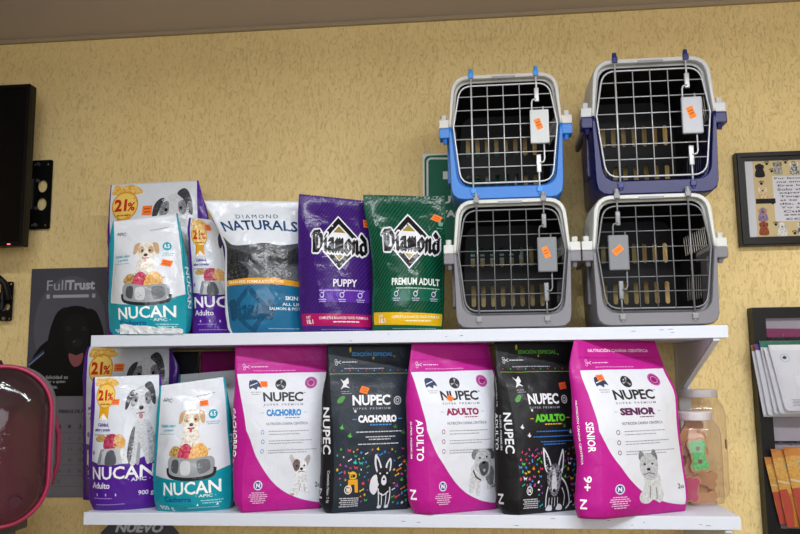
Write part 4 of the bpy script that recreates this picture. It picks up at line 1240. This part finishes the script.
YC = -.396
x1 = at(512, 260, YC)[0]; x2 = at(655, 258, YC)[0]
x3 = at(505.5, 130, YC)[0]; x4 = at(655, 120, YC)[0]
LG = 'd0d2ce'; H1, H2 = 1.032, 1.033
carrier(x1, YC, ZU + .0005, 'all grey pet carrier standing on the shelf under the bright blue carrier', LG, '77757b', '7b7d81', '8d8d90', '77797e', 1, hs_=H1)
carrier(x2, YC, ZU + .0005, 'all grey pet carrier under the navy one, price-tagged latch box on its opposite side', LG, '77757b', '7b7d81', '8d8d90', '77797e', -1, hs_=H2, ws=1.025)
carrier(x3, YC + .012, ZU + .0012 + H_C * H1, 'pet carrier with bright blue lower shell and clips, stacked on a grey carrier', 'cdcbc6', '2478d0', 'd4d6d8', '3b93e6', 'cfd3d4', 1, hs_=1.05)
carrier(x4, YC + .012, ZU + .0012 + H_C * H2, 'pet carrier with dark navy lower shell and clips, stacked on a grey carrier', 'c8cacb', '0a0a58', 'c3c6ca', '24266e', 'b9bcc4', 1, hs_=1.125, ws=1.055)

# ================================================================== clear jars with biscuits
M_PET = glass_mat('clear_plastic', 'fbf8f8', .05, 1.38, .03)
M_LID = mat('d5d0d4', 'plastic')


def jar(px, Y, py_lid_top, r, rl, label):
    cx = at(px, 450, Y)[0]; h = at(px, py_lid_top, Y)[1] - ZL
    t = empty('biscuit_jar', (cx, Y, ZL + .0005), label, 'jar', 'clear plastic biscuit jars')
    lh = .022
    prof = [(0, .003), (r * .8, .002), (r * .96, .006), (r, .018), (r * .985, h * .30), (r, h * .34), (r, h * .76), (r * .94, h * .83), (rl * 1.02, h * .90), (rl * .98, h - lh), (rl * .98, h - .004)]
    b = MB(); b.lathe(prof, M_PET, 40, pw=.62); o = b.build('jar_body', t, smooth=True)
    b = MB(); b.lathe([(0, h - .001), (rl * .99, h - .001), (rl * 1.06, h - .003), (rl * 1.07, h - lh + .002), (rl * 1.04, h - lh - .001)], M_LID, 40); b.build('screw_lid', t, smooth=True, angle=.6)
    return t, cx, h


YJ1, YJ2 = -.205, -.090
j1, jx1, jh1 = jar(695, YJ1, 411, .063, .046, 'clear plastic jar of bone biscuits in front of the other jar')
j2, jx2, jh2 = jar(701, YJ2 + .012, 389, .066, .050, 'empty-topped tall clear plastic jar standing behind the biscuit jar')
b = MB(); R_ = .0665
vs = [];
for k in range(7):
    a = -.55 + k * .1
    for zz in (.13, .155): vs.append((R_ * 1.02 * math.cos(a), R_ * 1.02 * math.sin(a), zz))
b.add(vs, [(2 * k, 2 * k + 2, 2 * k + 3, 2 * k + 1) for k in range(6)], mat('23252e', 'paper')); b.build('jar_label', j2)


def bone(w, l, r, th):
    pts = []
    for ex, sx in ((l / 2, 1), (-l / 2, -1)):
        for k, cz in enumerate((r * .75, -r * .75) if sx < 0 else (-r * .75, r * .75)):
            a0 = -PI * .65 if k == 0 else -PI * .35
            for q in range(8):
                a = (a0 + PI * q / 7 * 1.0)
                pts.append((ex + sx * r * math.cos(a) * 1.0, cz + sx * r * math.sin(a)))
    return pts


def biscuit(loc, rot, l, col, icing, label, dots=None):
    r = l * .19
    P = []
    # outline of a bone: four knobs and a waist
    for sx, sy in ((1, -1), (1, 1), (-1, 1), (-1, -1)):
        cx, cy = sx * l * .36, sy * r * .78
        a0 = math.atan2(sy, sx) - 1.75
        for q in range(9): P.append((cx + r * math.cos(a0 + 3.5 * q / 8), cy + r * math.sin(a0 + 3.5 * q / 8)))
    t = empty('bone_biscuit', loc, label, 'dog biscuit', 'bone biscuits in the clear jar')
    t.rotation_euler = rot
    m = MB().prism(P, -.005, .005, mat(col, 'plastic', 0, None, .7)).build('biscuit_base', t)
    if icing:
        Q = [(x * .88, y * .84) for x, y in P]
        MB().prism(Q, -.0068, -.005, mat(icing, 'plastic', 0, '6fbf7e' if icing == '3da85a' else None, .5)).build('icing', t)
    for dx in (dots or ()):
        MB().prism(circ(dx, 0, .006, 10), -.0085, -.0068, mat('7c4a32', 'plastic')).build('biscuit_topping', t)
    return t


def W3(px, py, Y): x, zz = at(px, py, Y); return (x, Y, zz)


yj = YJ1
biscuit(W3(698, 455, yj - .047), (0, math.radians(83), .1), .080, 'c08a5c', '3da85a', 'green iced bone biscuit with two brown toppings in the jar', (-.018, .016))
biscuit(W3(692, 489, yj - .040), (0, math.radians(98), -.15), .062, 'b9875e', 'b0355e', 'pink iced bone biscuit standing at the bottom of the jar')
for i, (px, py, dy, ang, l) in enumerate(((686, 432, -.010, 60, .075), (688, 444, -.018, 58, .078), (690, 457, -.006, 55, .078), (687, 470, -.022, 60, .075))):
    biscuit(W3(px + 3, py, yj + dy - .002 + (i % 2) * .006), (.0, math.radians(-ang), .0), l, 'b08058', 'cfa888' if i % 2 else None, 'plain tan bone biscuit in the slanted heap at the side of the jar')
for i, (px, py, dy, ang) in enumerate(((705, 478, -.004, 12), (703, 489, .004, -8), (706, 499, -.008, 4))):
    biscuit(W3(px - 3, py, yj + dy + .02), (0, math.radians(ang), .1 * i), .07, 'b5855a', None, 'plain tan bone biscuit lying flat low in the jar')

# ================================================================== television and its wall arms
M_BLK = mat('0b0b0d', 'plastic', 0, None, .45); M_SCREEN = mat('050608', 'gloss', 0, None, .25)
for m_ in (M_BLK, M_SCREEN): m_.node_tree.nodes['Principled BSDF'].inputs['Specular IOR Level'].default_value = .22
YT = -.15
tx1 = at(33, 165, YT + .03)[0]; tz1 = at(20, 85, YT)[1]; tz0 = at(20, 246, YT)[1]
tv = empty('television', (tx1 - .45, YT, tz0), 'black flat television mounted on the wall above the calendar', 'television')
b = MB(); b.box((-.45, 0, 0), (.45, .030, tz1 - tz0), M_BLK, .004).build('tv_housing', tv)
b = MB()
P = rrect(-.45, 0, .45, tz1 - tz0, .004, 3); Q = rrect(-.438, .014, .438, tz1 - tz0 - .010, .002, 3)
b.prism(P, -.006, 0, M_BLK, holes=[Q[::-1]]).build('bezel', tv)
b = MB(); b.box((-.438, -.002, .014), (.438, 0, tz1 - tz0 - .010), M_SCREEN).build('screen', tv)
b = MB(); b.box((.452 - .05, -.0075, .004), (.452 - .04, -.006, .007), emit_mat('standby_red', 'ff2030', 2)).build('standby_light', tv)


def mount(px0, py0, px1, py1, Y, label, armto):
    x0, z1 = at(px0, py0, Y); x1, z0 = at(px1, py1, Y)
    t = empty('tv_wall_mount', (x0, Y, z0), label, 'tv mount', 'black television wall mounts')
    w_, h = x1 - x0, z1 - z0; b = MB()
    hs = [circ(w_ * .62, h * f, w_ * .2, 14, w_ * .26)[::-1] for f in (.36, .62)] + [circ(w_ * .8, h * f, .004, 8)[::-1] for f in (.06, .94)] + [circ(w_ * .25, h * f, .004, 8)[::-1] for f in (.06, .94)]
    b.prism(rrect(0, 0, w_, h, .006, 4), -.004, 0, M_BLK, holes=hs); b.build('mount_plate', t)
    b = MB(); b.tube([(w_ * .2, -.008, h * .28), (w_ * .2, -.008, h * .72)], .012, M_BLK, 14)
    b.tube([(w_ * .2, -.012, h * .5), (armto, -.06, h * .5)], .009, M_BLK, 10); b.build('swing_arm', t, smooth=True, angle=.6)
    for f in (.06, .30, .70, .94):
        MB().tube([(w_ * .42, -.010, h * f), (w_ * .42, -.003, h * f)], .006, mat('8a8c92', 'metal', .8), 8).build('bolt', t)
    return t


mount(30, 161, 50, 229, -.008, 'perforated black wall plate beside the television screen', -.12)
mount(2, 282, 12, 321, -.02, 'small black mount arm hanging on the wall under the television', -.02)
t = bpy.data.objects['tv_wall_mount.001']
b = MB(); x0, z0 = at(0, 268, -.05); x1_, z1_ = at(9, 300, -.03)
b.tube([(x0 - t.location.x - .03, -.05, z0 - t.location.z), (x1_ - t.location.x - .006, -.03, (z0 + z1_) / 2 - t.location.z), (x1_ - t.location.x, -.012, z1_ - t.location.z)], .011, M_BLK, 10); b.build('mount_joint', t, smooth=True, angle=.7)

# ================================================================== wall calendar
def quad_at(c, Y):
    """c: four photo corners (TL, TR, BL) -> origin, ex, ey on the plane y=Y"""
    P = [Vector((at(*p, Y)[0], Y, at(*p, Y)[1])) for p in c]
    return P[0], P[1] - P[0], P[2] - P[0]


Yk = -.006
o_, ex, ey = quad_at(((32, 269), (113, 265.5), (30, 497)), Yk)
ex = Vector((ex.x, 0, 0)); ey = Vector((0, 0, ey.z))
cal = empty('wall_calendar', o_, 'grey wall calendar with a black dog portrait hanging behind the shelves', 'calendar')
fl_ = flat_fn((0, 0, 0), ex, ey)
A_ = Art(100, 220, 'paper')
hh = 125
b = MB(); q = MB()
b.box((0, 0, ey.z * hh / 220), (ex.x, .002, 0), mat('3c3c44', 'paper'))
A_.rect(0, 0, 100, hh, '45454e', .5)
A_.ell(50, 58, 44, 50, '54545e', .7, n=30)
A_.blob([(8, 125), (4, 96), (14, 78), (30, 66), (34, 46), (50, 38), (70, 40), (80, 52), (84, 70), (92, 88), (96, 125)], '060607', 1)
A_.blob([(26, 62), (34, 44), (46, 40), (42, 62), (34, 78), (24, 82)], '0a0a0b', 1.3)
A_.blob([(70, 42), (82, 44), (92, 64), (92, 80), (84, 78), (76, 60)], '0a0a0b', 1.3)
A_.blob([(42, 54), (54, 46), (70, 50), (74, 66), (70, 82), (60, 90), (50, 84), (44, 70)], '111113', 1.5)
for x in (49, 68): A_.ell(x, 60, 2.6, 2, '3a2a1e', 2, n=10); A_.ell(x, 60, 1.2, 1.2, '000000', 2.2, n=8)
A_.ell(60, 74, 6, 4, '1c1c20', 2, n=14); A_.line([(55, 73), (58, 72)], .8, '55555c', 2.2)
A_.blob([(51, 84), (60, 86), (68, 84), (66, 94), (58, 97), (52, 91)], '8a4a50', 2)
A_.poly([(2, 92), (20, 80), (21, 84), (2, 97)], '1b2f5a', 1.6); A_.line([(2, 95), (20, 83)], 1, '8a8f9c', 2)
A_.txt('Full', 20, 44, 12, 22, 'a9a9b2', 3, bold=0); A_.txt('Trust', 44, 79, 12, 22, 'b4b4bc', 3, bold=.04)
A_.rect(20, 26, 24, 30, 'a9a9b2', 2); A_.rect(28, 26.5, 72, 29.5, 'a9a9b2', 2); A_.rect(76, 26, 80, 30, 'a9a9b2', 2)
for i, s_ in enumerate(('La felicidad es', 'ayudar a quien', 'más amas.')): A_.txt(s_, 17, 17 + (34, 31, 22)[i], 105 + i * 4.6, 108.6 + i * 4.6, 'a4a4ac', 3, bold=.02)
A_.onto(b, fl_, pick=lambda v: v < hh / 220)
b.build('picture_sheet', cal)
q.box((ex.x * .02, .001, ey.z), (ex.x * .98, .003, ey.z * hh / 220), mat('77757e', 'paper'))
B_ = Art(100, 220, 'paper'); B_.rect(2, hh + 1, 98, 219, '77757e', .5)
B_.txt('PERROS DE ASISTENCIA', 42, 96, 138, 141.5, '2a2a30', 3, bold=.03)
for i, s_ in enumerate('DLMMJVS'): B_.txt(s_, 24 + i * 12 - 6, 27 + i * 12 - 6, 152, 156, '33333a', 3, bold=.01)
for r in range(5):
    for c in range(7):
        n_ = r * 7 + c + 1
        if n_ < 32: B_.txt(str(n_), 19 + c * 12, (21 if n_ < 10 else 23) + c * 12, 164 + r * 10, 167 + r * 10, '44444c', 3, bold=0)
for r in range(6): B_.line([(12, 160 + r * 10), (96, 160 + r * 10)], .4, '5f5d66', 1.2)
fl2 = flat_fn((0, .001, 0), ex, ey)
B_.onto(q, fl2)
q.build('month_sheet', cal)

# ================================================================== green route sign behind the carriers
o_, ex, ey = quad_at(((422.5, 154), (520, 150), (423, 262)), -.006)
sg = empty('evacuation_sign', o_, 'green evacuation route sign with white border on the wall behind the blue carrier', 'sign')
A_ = Art(100, 110, 'paper'); b = MB(); b.box((0, 0, ey.z), (ex.x, .003, 0), mat('d9e2dc', 'plastic'))
G_ = '0e6a50'
A_.poly([(p[0], p[1]) for p in rrect(2, 2, 98, 108, 5)], G_, 1)
A_.line([(p[0], p[1]) for p in rrect(5, 5, 95, 105, 4)] + [(95, 9)], 2, 'd9e2dc', 2)
A_.poly([(21, 19), (60, 19), (60, 12), (82, 23), (60, 34), (60, 27), (21, 27)], 'e4eae6', 2)
A_.txt('RUTA DE', 12, 66, 44, 52, 'e4eae6', 3, bold=.05); A_.txt('EVACUACIÓN', 12, 88, 57, 66, 'e4eae6', 3, bold=.05)
A_.onto(b, flat_fn((0, 0, 0), ex, ey)); b.build('sign_panel', sg)

# ================================================================== dark sign under the lower shelf
o_, ex, ey = quad_at(((112, 526), (168, 526), (112, 546)), -.34)
o_.z = ZL - TH - .0005
nu = empty('new_product_sign', o_, 'dark grey slanted-corner sign reading NUEVO hanging under the lower shelf', 'sign')
Wd, Hd = ex.x, .07
P = [(0, 0), (Wd, 0), (Wd + .03, -.03), (Wd + .03, -Hd), (-.03, -Hd), (-.03, -.03)]
b = MB(); b.prism(P, 0, .003, mat('3f3f47', 'paper'))
A_ = Art(100, 100, 'paper'); A_.txt('NUEVO', 6, 92, 5, 42, 'b9b9c2', 3, bold=.05, shear=.25); A_.micro(10, 90, 60, 5, '8a8a92')
A_.onto(b, flat_fn((0, 0, 0), (Wd, 0, 0), (0, 0, -Hd))); b.build('sign_card', nu)

# ================================================================== framed dog poem
o_, ex, ey = quad_at(((735, 153), (905, 141), (741.5, 246)), -.030)
ex = Vector((ex.x, 0, 0)); ey = Vector((0, 0, ey.z)); Wf, Hf = ex.x, -ey.z
pf = empty('picture_frame', o_, 'black framed dog poem with small puppy pictures on the wall beside the navy carrier', 'picture frame')
b = MB(); bw = .026
M_FR = mat('17130f', 'plastic', 0, None, .4)
b.prism([(0, 0), (Wf, 0), (Wf, -Hf), (0, -Hf)], 0, .026, M_FR, holes=[[(bw, -bw), (bw, -Hf + bw), (Wf - bw, -Hf + bw), (Wf - bw, -bw)]])
b.prism([(.004, -.004), (Wf - .004, -.004), (Wf - .004, -Hf + .004), (.004, -Hf + .004)], -.006, 0, M_FR, holes=[[(.014, -.014), (.014, -Hf + .014), (Wf - .014, -Hf + .014), (Wf - .014, -.014)]])
b.build('frame_moulding', pf)
pw_, ph_ = Wf - 2 * bw, Hf - 2 * bw
A_ = Art(200, 100, 'paper')
A_.rect(0, 0, 200, 100, 'cfd0d8', .5); A_.rect(11, 0, 189, 100, 'cdb888', .8)
A_.rect(36, 21, 166, 80, 'd6d5dc', 1.2)
rn = random.Random(5)
for x, y in ((30, 4), (36, 14), (55, 3), (66, 13), (88, 5), (21, 30), (34, 56), (20, 88), (36, 84), (60, 96), (80, 84), (100, 95), (110, 6), (130, 12), (150, 5), (120, 90), (178, 20), (176, 44), (176, 66)):
    A_.ell(x, y, 2.1, 1.9, '1d1a1c', 2, n=10)
    for k in range(4): A_.ell(x - 2.8 + k * 1.9, y - 2.8 + abs(k - 1.5) * .8 - .6, .8, 1, '1d1a1c', 2, n=6)
dogs = [(20, 12, '17171a', '222226'), (44, 9, 'b8b2a8', '6c6660'), (66, 10, '4a4a50', 'd8d4cc'), (22, 42, 'c9a06a', 'e0d2b8'), (20, 70, '5060a0', 'c08a6a'), (20, 88, '9a4a22', '7a3818'), (44, 90, 'e8e6e2', 'b8b4ae'), (70, 89, '26262a', 'd0ccc6'), (96, 11, '8a5a34', 'c09a6a'), (150, 10, '17171a', '5a4a3a'), (100, 90, 'c9a06a', 'a8784a'), (130, 90, '4a4a50', '8a8a90'), (178, 12, 'c08a5c', '8a5a34'), (178, 88, 'e0d8c8', '9a8a70')]
for x, y, c1, c2 in dogs:
    A_.blob([(x - 6, y + 9), (x - 5, y), (x, y - 3), (x + 5, y), (x + 6, y + 9)], c1, 1.8, mottle=c2); A_.ell(x, y - 4, 4.6, 4.6, c1, 2, n=12, mottle=c2)
    A_.ell(x - 4.6, y - 4, 1.5, 3.2, c2, 2.1, n=8); A_.ell(x + 4.6, y - 4, 1.5, 3.2, c2, 2.1, n=8); A_.ell(x, y - 2.6, 1.3, 1, '0c0c0e', 2.3, n=8)
A_.rect(12, 50, 38, 56.5, '1c1a1c', 2)
poem = ('Por favor no te enojes conmigo', 'me emociono cuando llegas', 'Eres lo mejor que tengo', 'Solo vivo de 10 a 15 años', 'espero sólo por verte', 'Tengo tanto amor que', 'si te quedas conmigo', 'día, tú tienes trabajo', 'Yo solo te tengo a ti', 'Cuídame cuando', 'sea más viejo', 'con cariño')
for i, s_ in enumerate(poem):
    w2 = 46 + len(s_) * .55; A_.txt(s_, 101 - w2, 101 + w2, 22.5 + i * 4.8, 25.9 + i * 4.8, '3a3550', 3, bold=.02)
b = MB(); b.box((bw, .006, -Hf + bw), (Wf - bw, .009, -bw), mat('cfd0d8', 'paper'))
A_.onto(b, flat_fn((bw, .006, -bw), (pw_, 0, 0), (0, 0, -ph_))); b.build('poem_print', pf)

# ================================================================== black framed display board with sachets
YB = -.035
ox, oz = at(750.5, 308, YB); bx1, bz1 = at(767.5, 534, YB)
Wb, Hb = .42, .66
bd = empty('display_board', (ox, YB, oz - Hb), 'black framed lilac display board hanging on the wall beside the shelves', 'display board')
b = MB(); fw = .036
b.prism([(0, 0), (Wb, 0), (Wb, Hb), (0, Hb)], -.012, .030, mat('0c0b0c', 'plastic', 0, None, .45), holes=[[(fw, fw), (Wb - fw, fw), (Wb - fw, Hb - fw * .85), (fw, Hb - fw * .85)][::-1]])
b.build('board_frame', bd)
b = MB(); b.box((fw, .004, fw), (Wb - fw, .008, Hb - fw * .85), mat('99929e', 'paper'))
A_ = Art(100, 160, 'paper'); A_.poly([(0, 8), (50, 9), (100, 7), (100, 20), (60, 18), (0, 19)], '7c2c58', 1)
A_.micro(44, 92, 12, 2.2, '2e1424')
A_.onto(b, flat_fn((fw, .004, Hb - fw * .85), (Wb - 2 * fw, 0, 0), (0, 0, -(Hb - fw * 1.85)))); b.build('board_panel', bd)
# hook rails
for zz in (at(790, 338, YB)[1], at(790, 442, YB)[1]):
    b = MB(); b.box((fw + .005, -.004, zz - bd.location.z - .003), (Wb - fw - .005, .003, zz - bd.location.z + .003), mat('2b2b30', 'metal', .5))
    for xx in (.05, .10, .16, .30): b.tube([(xx, -.003, zz - bd.location.z), (xx, -.095, zz - bd.location.z), (xx, -.099, zz - bd.location.z + .006)], .0016, mat('8c8e94', 'metal', .8), 6)
    b.build('hook_rail', bd)


def sachet(px, pyt, pyb, w, Y, top, base, label, kind, tiltx=0, name='food_sachet', group=None):
    x0, z1 = at(px, pyt, Y); z0 = at(px, pyb, Y)[1]; h = z1 - z0
    t = empty(name, (x0, Y, z0), label, 'food sachet', group)
    nx, ny = 14, 22; G = []
    prof = lambda u, v: .009 * max(0, 4 * u * (1 - u)) ** .7 * max(0, math.sin(PI * v)) ** .6
    def P(u, v, s):
        x = w * u + tiltx * v; d = prof(u, v)
        n_ = noise.noise(Vector((u * 3 + px, v * 4, pyt))) * .0015 * math.sin(PI * v)
        return Vector((x, (-d if s < 0 else d * .25) + n_, h * (1 - v)))
    mb = MB(); vs = [P(i / nx, j / ny, -1) for j in range(ny + 1) for i in range(nx + 1)] + [P(i / nx, j / ny, 1) for j in range(ny + 1) for i in range(nx + 1)]
    N = (nx + 1) * (ny + 1); f = []
    for j in range(ny):
        for i in range(nx):
            a = j * (nx + 1) + i; f += [(a, a + nx + 1, a + nx + 2, a + 1), (N + a, N + a + 1, N + a + nx + 2, N + a + nx + 1)]
    mb.add(vs, f, mat(base, 'matte'))
    A = Art(100, 150, 'matte')
    if kind == 'white':
        A.rect(0, 0, 100, 13 if top != base else 0.1, top, 1)
        A.ring(27, 30, 9, .8, '5f9aa8', 2); A.blob([(22, 30), (27, 25), (31, 29), (27, 33)], '2b3a44', 2)
        A.txt('NUPEC', 56, 112, 34, 42, '77777f', 3, bold=.02, shear=.2); A.poly([(62, 56), (72, 54), (68, 62)], 'b02a2a', 2); A.txt('CANINE', 72, 112, 54, 61, 'b02a2a', 3, bold=.04)
        A.micro(58, 100, 68, 1.6, '8a8a92')
        for i in range(5): A.micro(18 + i % 2 * 3, 62 - i % 3 * 3, 124 + i * 3.4, 1.4, '8a8a92')
        A.blob([(40, 70), (60, 80), (66, 100), (50, 110), (38, 92)], 'd0d2da', 1)
    else:
        A.blob([(-5, 22), (50, 18), (105, 24), (105, 80), (60, 84), (-5, 80)], 'c99a4c', 1, mottle='b8863a')
        for k, (c_, l_) in enumerate((('4c9ab0', 'S'), ('7aa84a', 'n'), ('b04a7a', 'a'), ('4c9a6a', 'c'), ('3a5fa0', 'k'))): A.txt(l_, 22 + 10 * k, 30 + 10 * k, 28, 37, c_, 3, bold=.06)
        A.line(spline([(0, 62), (30, 66), (60, 60), (100, 66)], 5, False), 4, 'c9b48c', 2)
        for k in range(4): A.line(spline([(6 + 24 * k, 78 - 6 * (k % 2)), (10 + 24 * k, 105), (6 + 26 * k, 152)], 5, False), 17, ['a84434', 'b04a3c'][k % 2], 2)
        A.poly([(30, 92), (60, 82), (66, 150), (36, 150)], '5c1428', 2.4); A.micro(38, 60, 112, 1.6, 'b08a78', 2.6)
    A.onto(mb, lambda u, v: (P(u, v, -1), Vector((0, -1, 0))), nx, ny)
    mb.build('pouch', t, smooth=True, recalc=False)
    mb = MB(); mb.add([P(0, 0, -1) + Vector((0, -.0006, 0)), P(1, 0, -1) + Vector((0, -.0006, 0)), P(1, .045, -1) + Vector((0, -.0012, 0)), P(0, .045, -1) + Vector((0, -.0012, 0))], [(0, 3, 2, 1)], mat(top, 'matte')); mb.build('sealed_edge', t, recalc=False)
    return t


SG = 'white food sachets on the display board'
for i, (px, pt, pb_, top, lab) in enumerate(((750.5, 345, 417, '8a5a2a', 'white food sachet with brown top edge, hung hindmost on the display board'),
        (754, 344, 416, '5a2a8a', 'white food sachet with purple top edge, hung behind the green topped one'),
        (759, 341, 415, '1f6a55', 'white food sachet with green top edge hung on the display board'),
        (763.5, 348, 414, 'd4d5dd', 'white food sachet without coloured top, directly behind the front sachet'),
        (768, 345, 411, 'd4d5dd', 'white food sachet with round emblem, hung frontmost on the display board'))):
    sachet(px, pt, pb_, .125, YB - .022 - i * .012, top, 'c9cad4', lab, 'white', tiltx=.022 + .003 * i, group=SG)
for i, (px, pt, pb_, lab) in enumerate(((764, 457, 524, 'orange dog treat pouch hung hindmost on the display board'),
        (770.5, 449, 527, 'orange dog treat pouch with dark red panel in the middle of three'),
        (783, 447, 526, 'orange dog treat pouch hung in front of the other two pouches'))):
    sachet(px, pt, pb_, .13, YB - .022 - i * .014, 'a8682c', 'b5742f', lab, 'treat', tiltx=.030, name='treat_pouch', group='orange treat pouches on the display board')

# ================================================================== counter and bubble pet backpack
ctz = at(0, 531, -.66)[1] - .008
ct = empty('shop_counter', (-.30, -.72, 0), 'plain grey counter below the shelves carrying the bubble backpack', 'counter')
b = MB(); b.box((-.75, -.30, ctz - .03), (.16, .30, ctz), mat('4a4644', 'board'), .003).build('counter_top', ct)
b = MB(); b.box((-.73, -.27, .0005), (.14, .28, ctz - .03), mat('5a5652', 'board')).build('counter_base', ct)

YP = -.66
xr, _ = at(40, 440, YP); xl, _ = at(-98, 440, YP)
_, zt = at(0, 366, YP); zbk = at(0, 531, YP)[1]
bw_, bh_ = xr - xl, zt - zbk
bp = empty('bubble_backpack', ((xl + xr) / 2, YP, zbk), 'maroon pet backpack with a large clear bubble window standing on the counter', 'pet backpack')
bp.rotation_euler = (0, 0, math.radians(27))
M_MAR = mat('581228', 'matte', 0, None, .8); M_PIPE = mat('9c2048', 'plastic'); M_GR = mat('77757e', 'cloth')


def rr3(x0, z0, x1, z1, r, y, n=10): return [(p[0], y, p[1]) for p in rrect(x0, z0, x1, z1, r, n)]


hw = bw_ / 2
lo = [rr3(-hw, 0, hw, bh_, hw * .62, 0), rr3(-hw - .006, 0, hw + .006, bh_ + .003, hw * .62, .05), rr3(-hw - .006, 0, hw + .006, bh_ + .003, hw * .62, .13), rr3(-hw + .02, .005, hw - .02, bh_ - .02, hw * .5, .17)]
b = MB(); n = len(lo[0]); vs = [p for l in lo for p in l]; fs = []
for j in range(3):
    for i in range(n): fs.append((j * n + i, j * n + (i + 1) % n, (j + 1) * n + (i + 1) % n, (j + 1) * n + i))
fs.append(tuple(3 * n + i for i in range(n)))
b.add(vs, fs, M_GR); b.build('backpack_side', bp, smooth=True)
# maroon lining seen through the window
lo = [rr3(-hw + .004, .004, hw - .004, bh_ - .004, hw * .6, .001), rr3(-hw + .012, .012, hw - .012, bh_ - .012, hw * .56, .06), rr3(-hw + .04, .03, hw - .04, bh_ - .04, hw * .5, .12)]
b = MB(); vs = [p for l in lo for p in l]; fs = []
for j in range(2):
    for i in range(n): fs.append((j * n + i, j * n + (i + 1) % n, (j + 1) * n + (i + 1) % n, (j + 1) * n + i))
fs.append(tuple(2 * n + i for i in range(n)))
b.add(vs, fs, M_MAR); b.build('lining', bp, smooth=True)
b = MB(); b.tube(rr3(-hw, .002, hw, bh_ - .001, hw * .62, -.003, 12), .0052, M_PIPE, 8, closed=True); b.build('piping', bp, smooth=True)
# clear bubble
b = MB(); vs = []; fs = []; K = 8
base = rr3(-hw + .005, .006, hw - .005, bh_ - .006, hw * .6, 0, 12); n = len(base); c0 = Vector((0, 0, bh_ / 2))
for k in range(K + 1):
    a = PI / 2 * k / K; s_ = math.cos(a) ** .8 if k < K else 0
    for p in base:
        q_ = Vector(p) - c0; vs.append((q_.x * s_, -.055 * math.sin(a) - .003, c0.z + q_.z * s_))
for k in range(K):
    for i in range(n): fs.append((k * n + i, k * n + (i + 1) % n, (k + 1) * n + (i + 1) % n, (k + 1) * n + i))
b.add(vs, fs, glass_mat('bubble_plastic', 'e8dcdc', .06, 1.32, .02, bump=.10)); b.build('bubble_window', bp, smooth=True)
vx = (at(5, 502, YP)[0] - bp.location.x) * 1.12; vz = at(5, 502, YP)[1] - zbk
b = MB(); b.tube([(vx, -.054, vz), (vx, -.045, vz)], .013, mat('3c0c1a', 'plastic'), 20); b.build('vent_hole', bp)
b = MB(); b.tube([(hw * .98, .09, bh_ * .72), (hw + .014, .10, bh_ * .55), (hw + .016, .10, bh_ * .35), (hw + .002, .09, bh_ * .22)], .006, mat('8e2444', 'cloth'), 8); b.build('shoulder_strap', bp, smooth=True)
b = MB(); b.tube([(-.05, .08, bh_ - .004), (-.045, .08, bh_ + .010), (-.02, .08, bh_ + .014), (.02, .08, bh_ + .014), (.045, .08, bh_ + .010), (.05, .08, bh_ - .004)], .006, mat('1c1a1e', 'cloth'), 8); b.build('top_handle', bp, smooth=True)
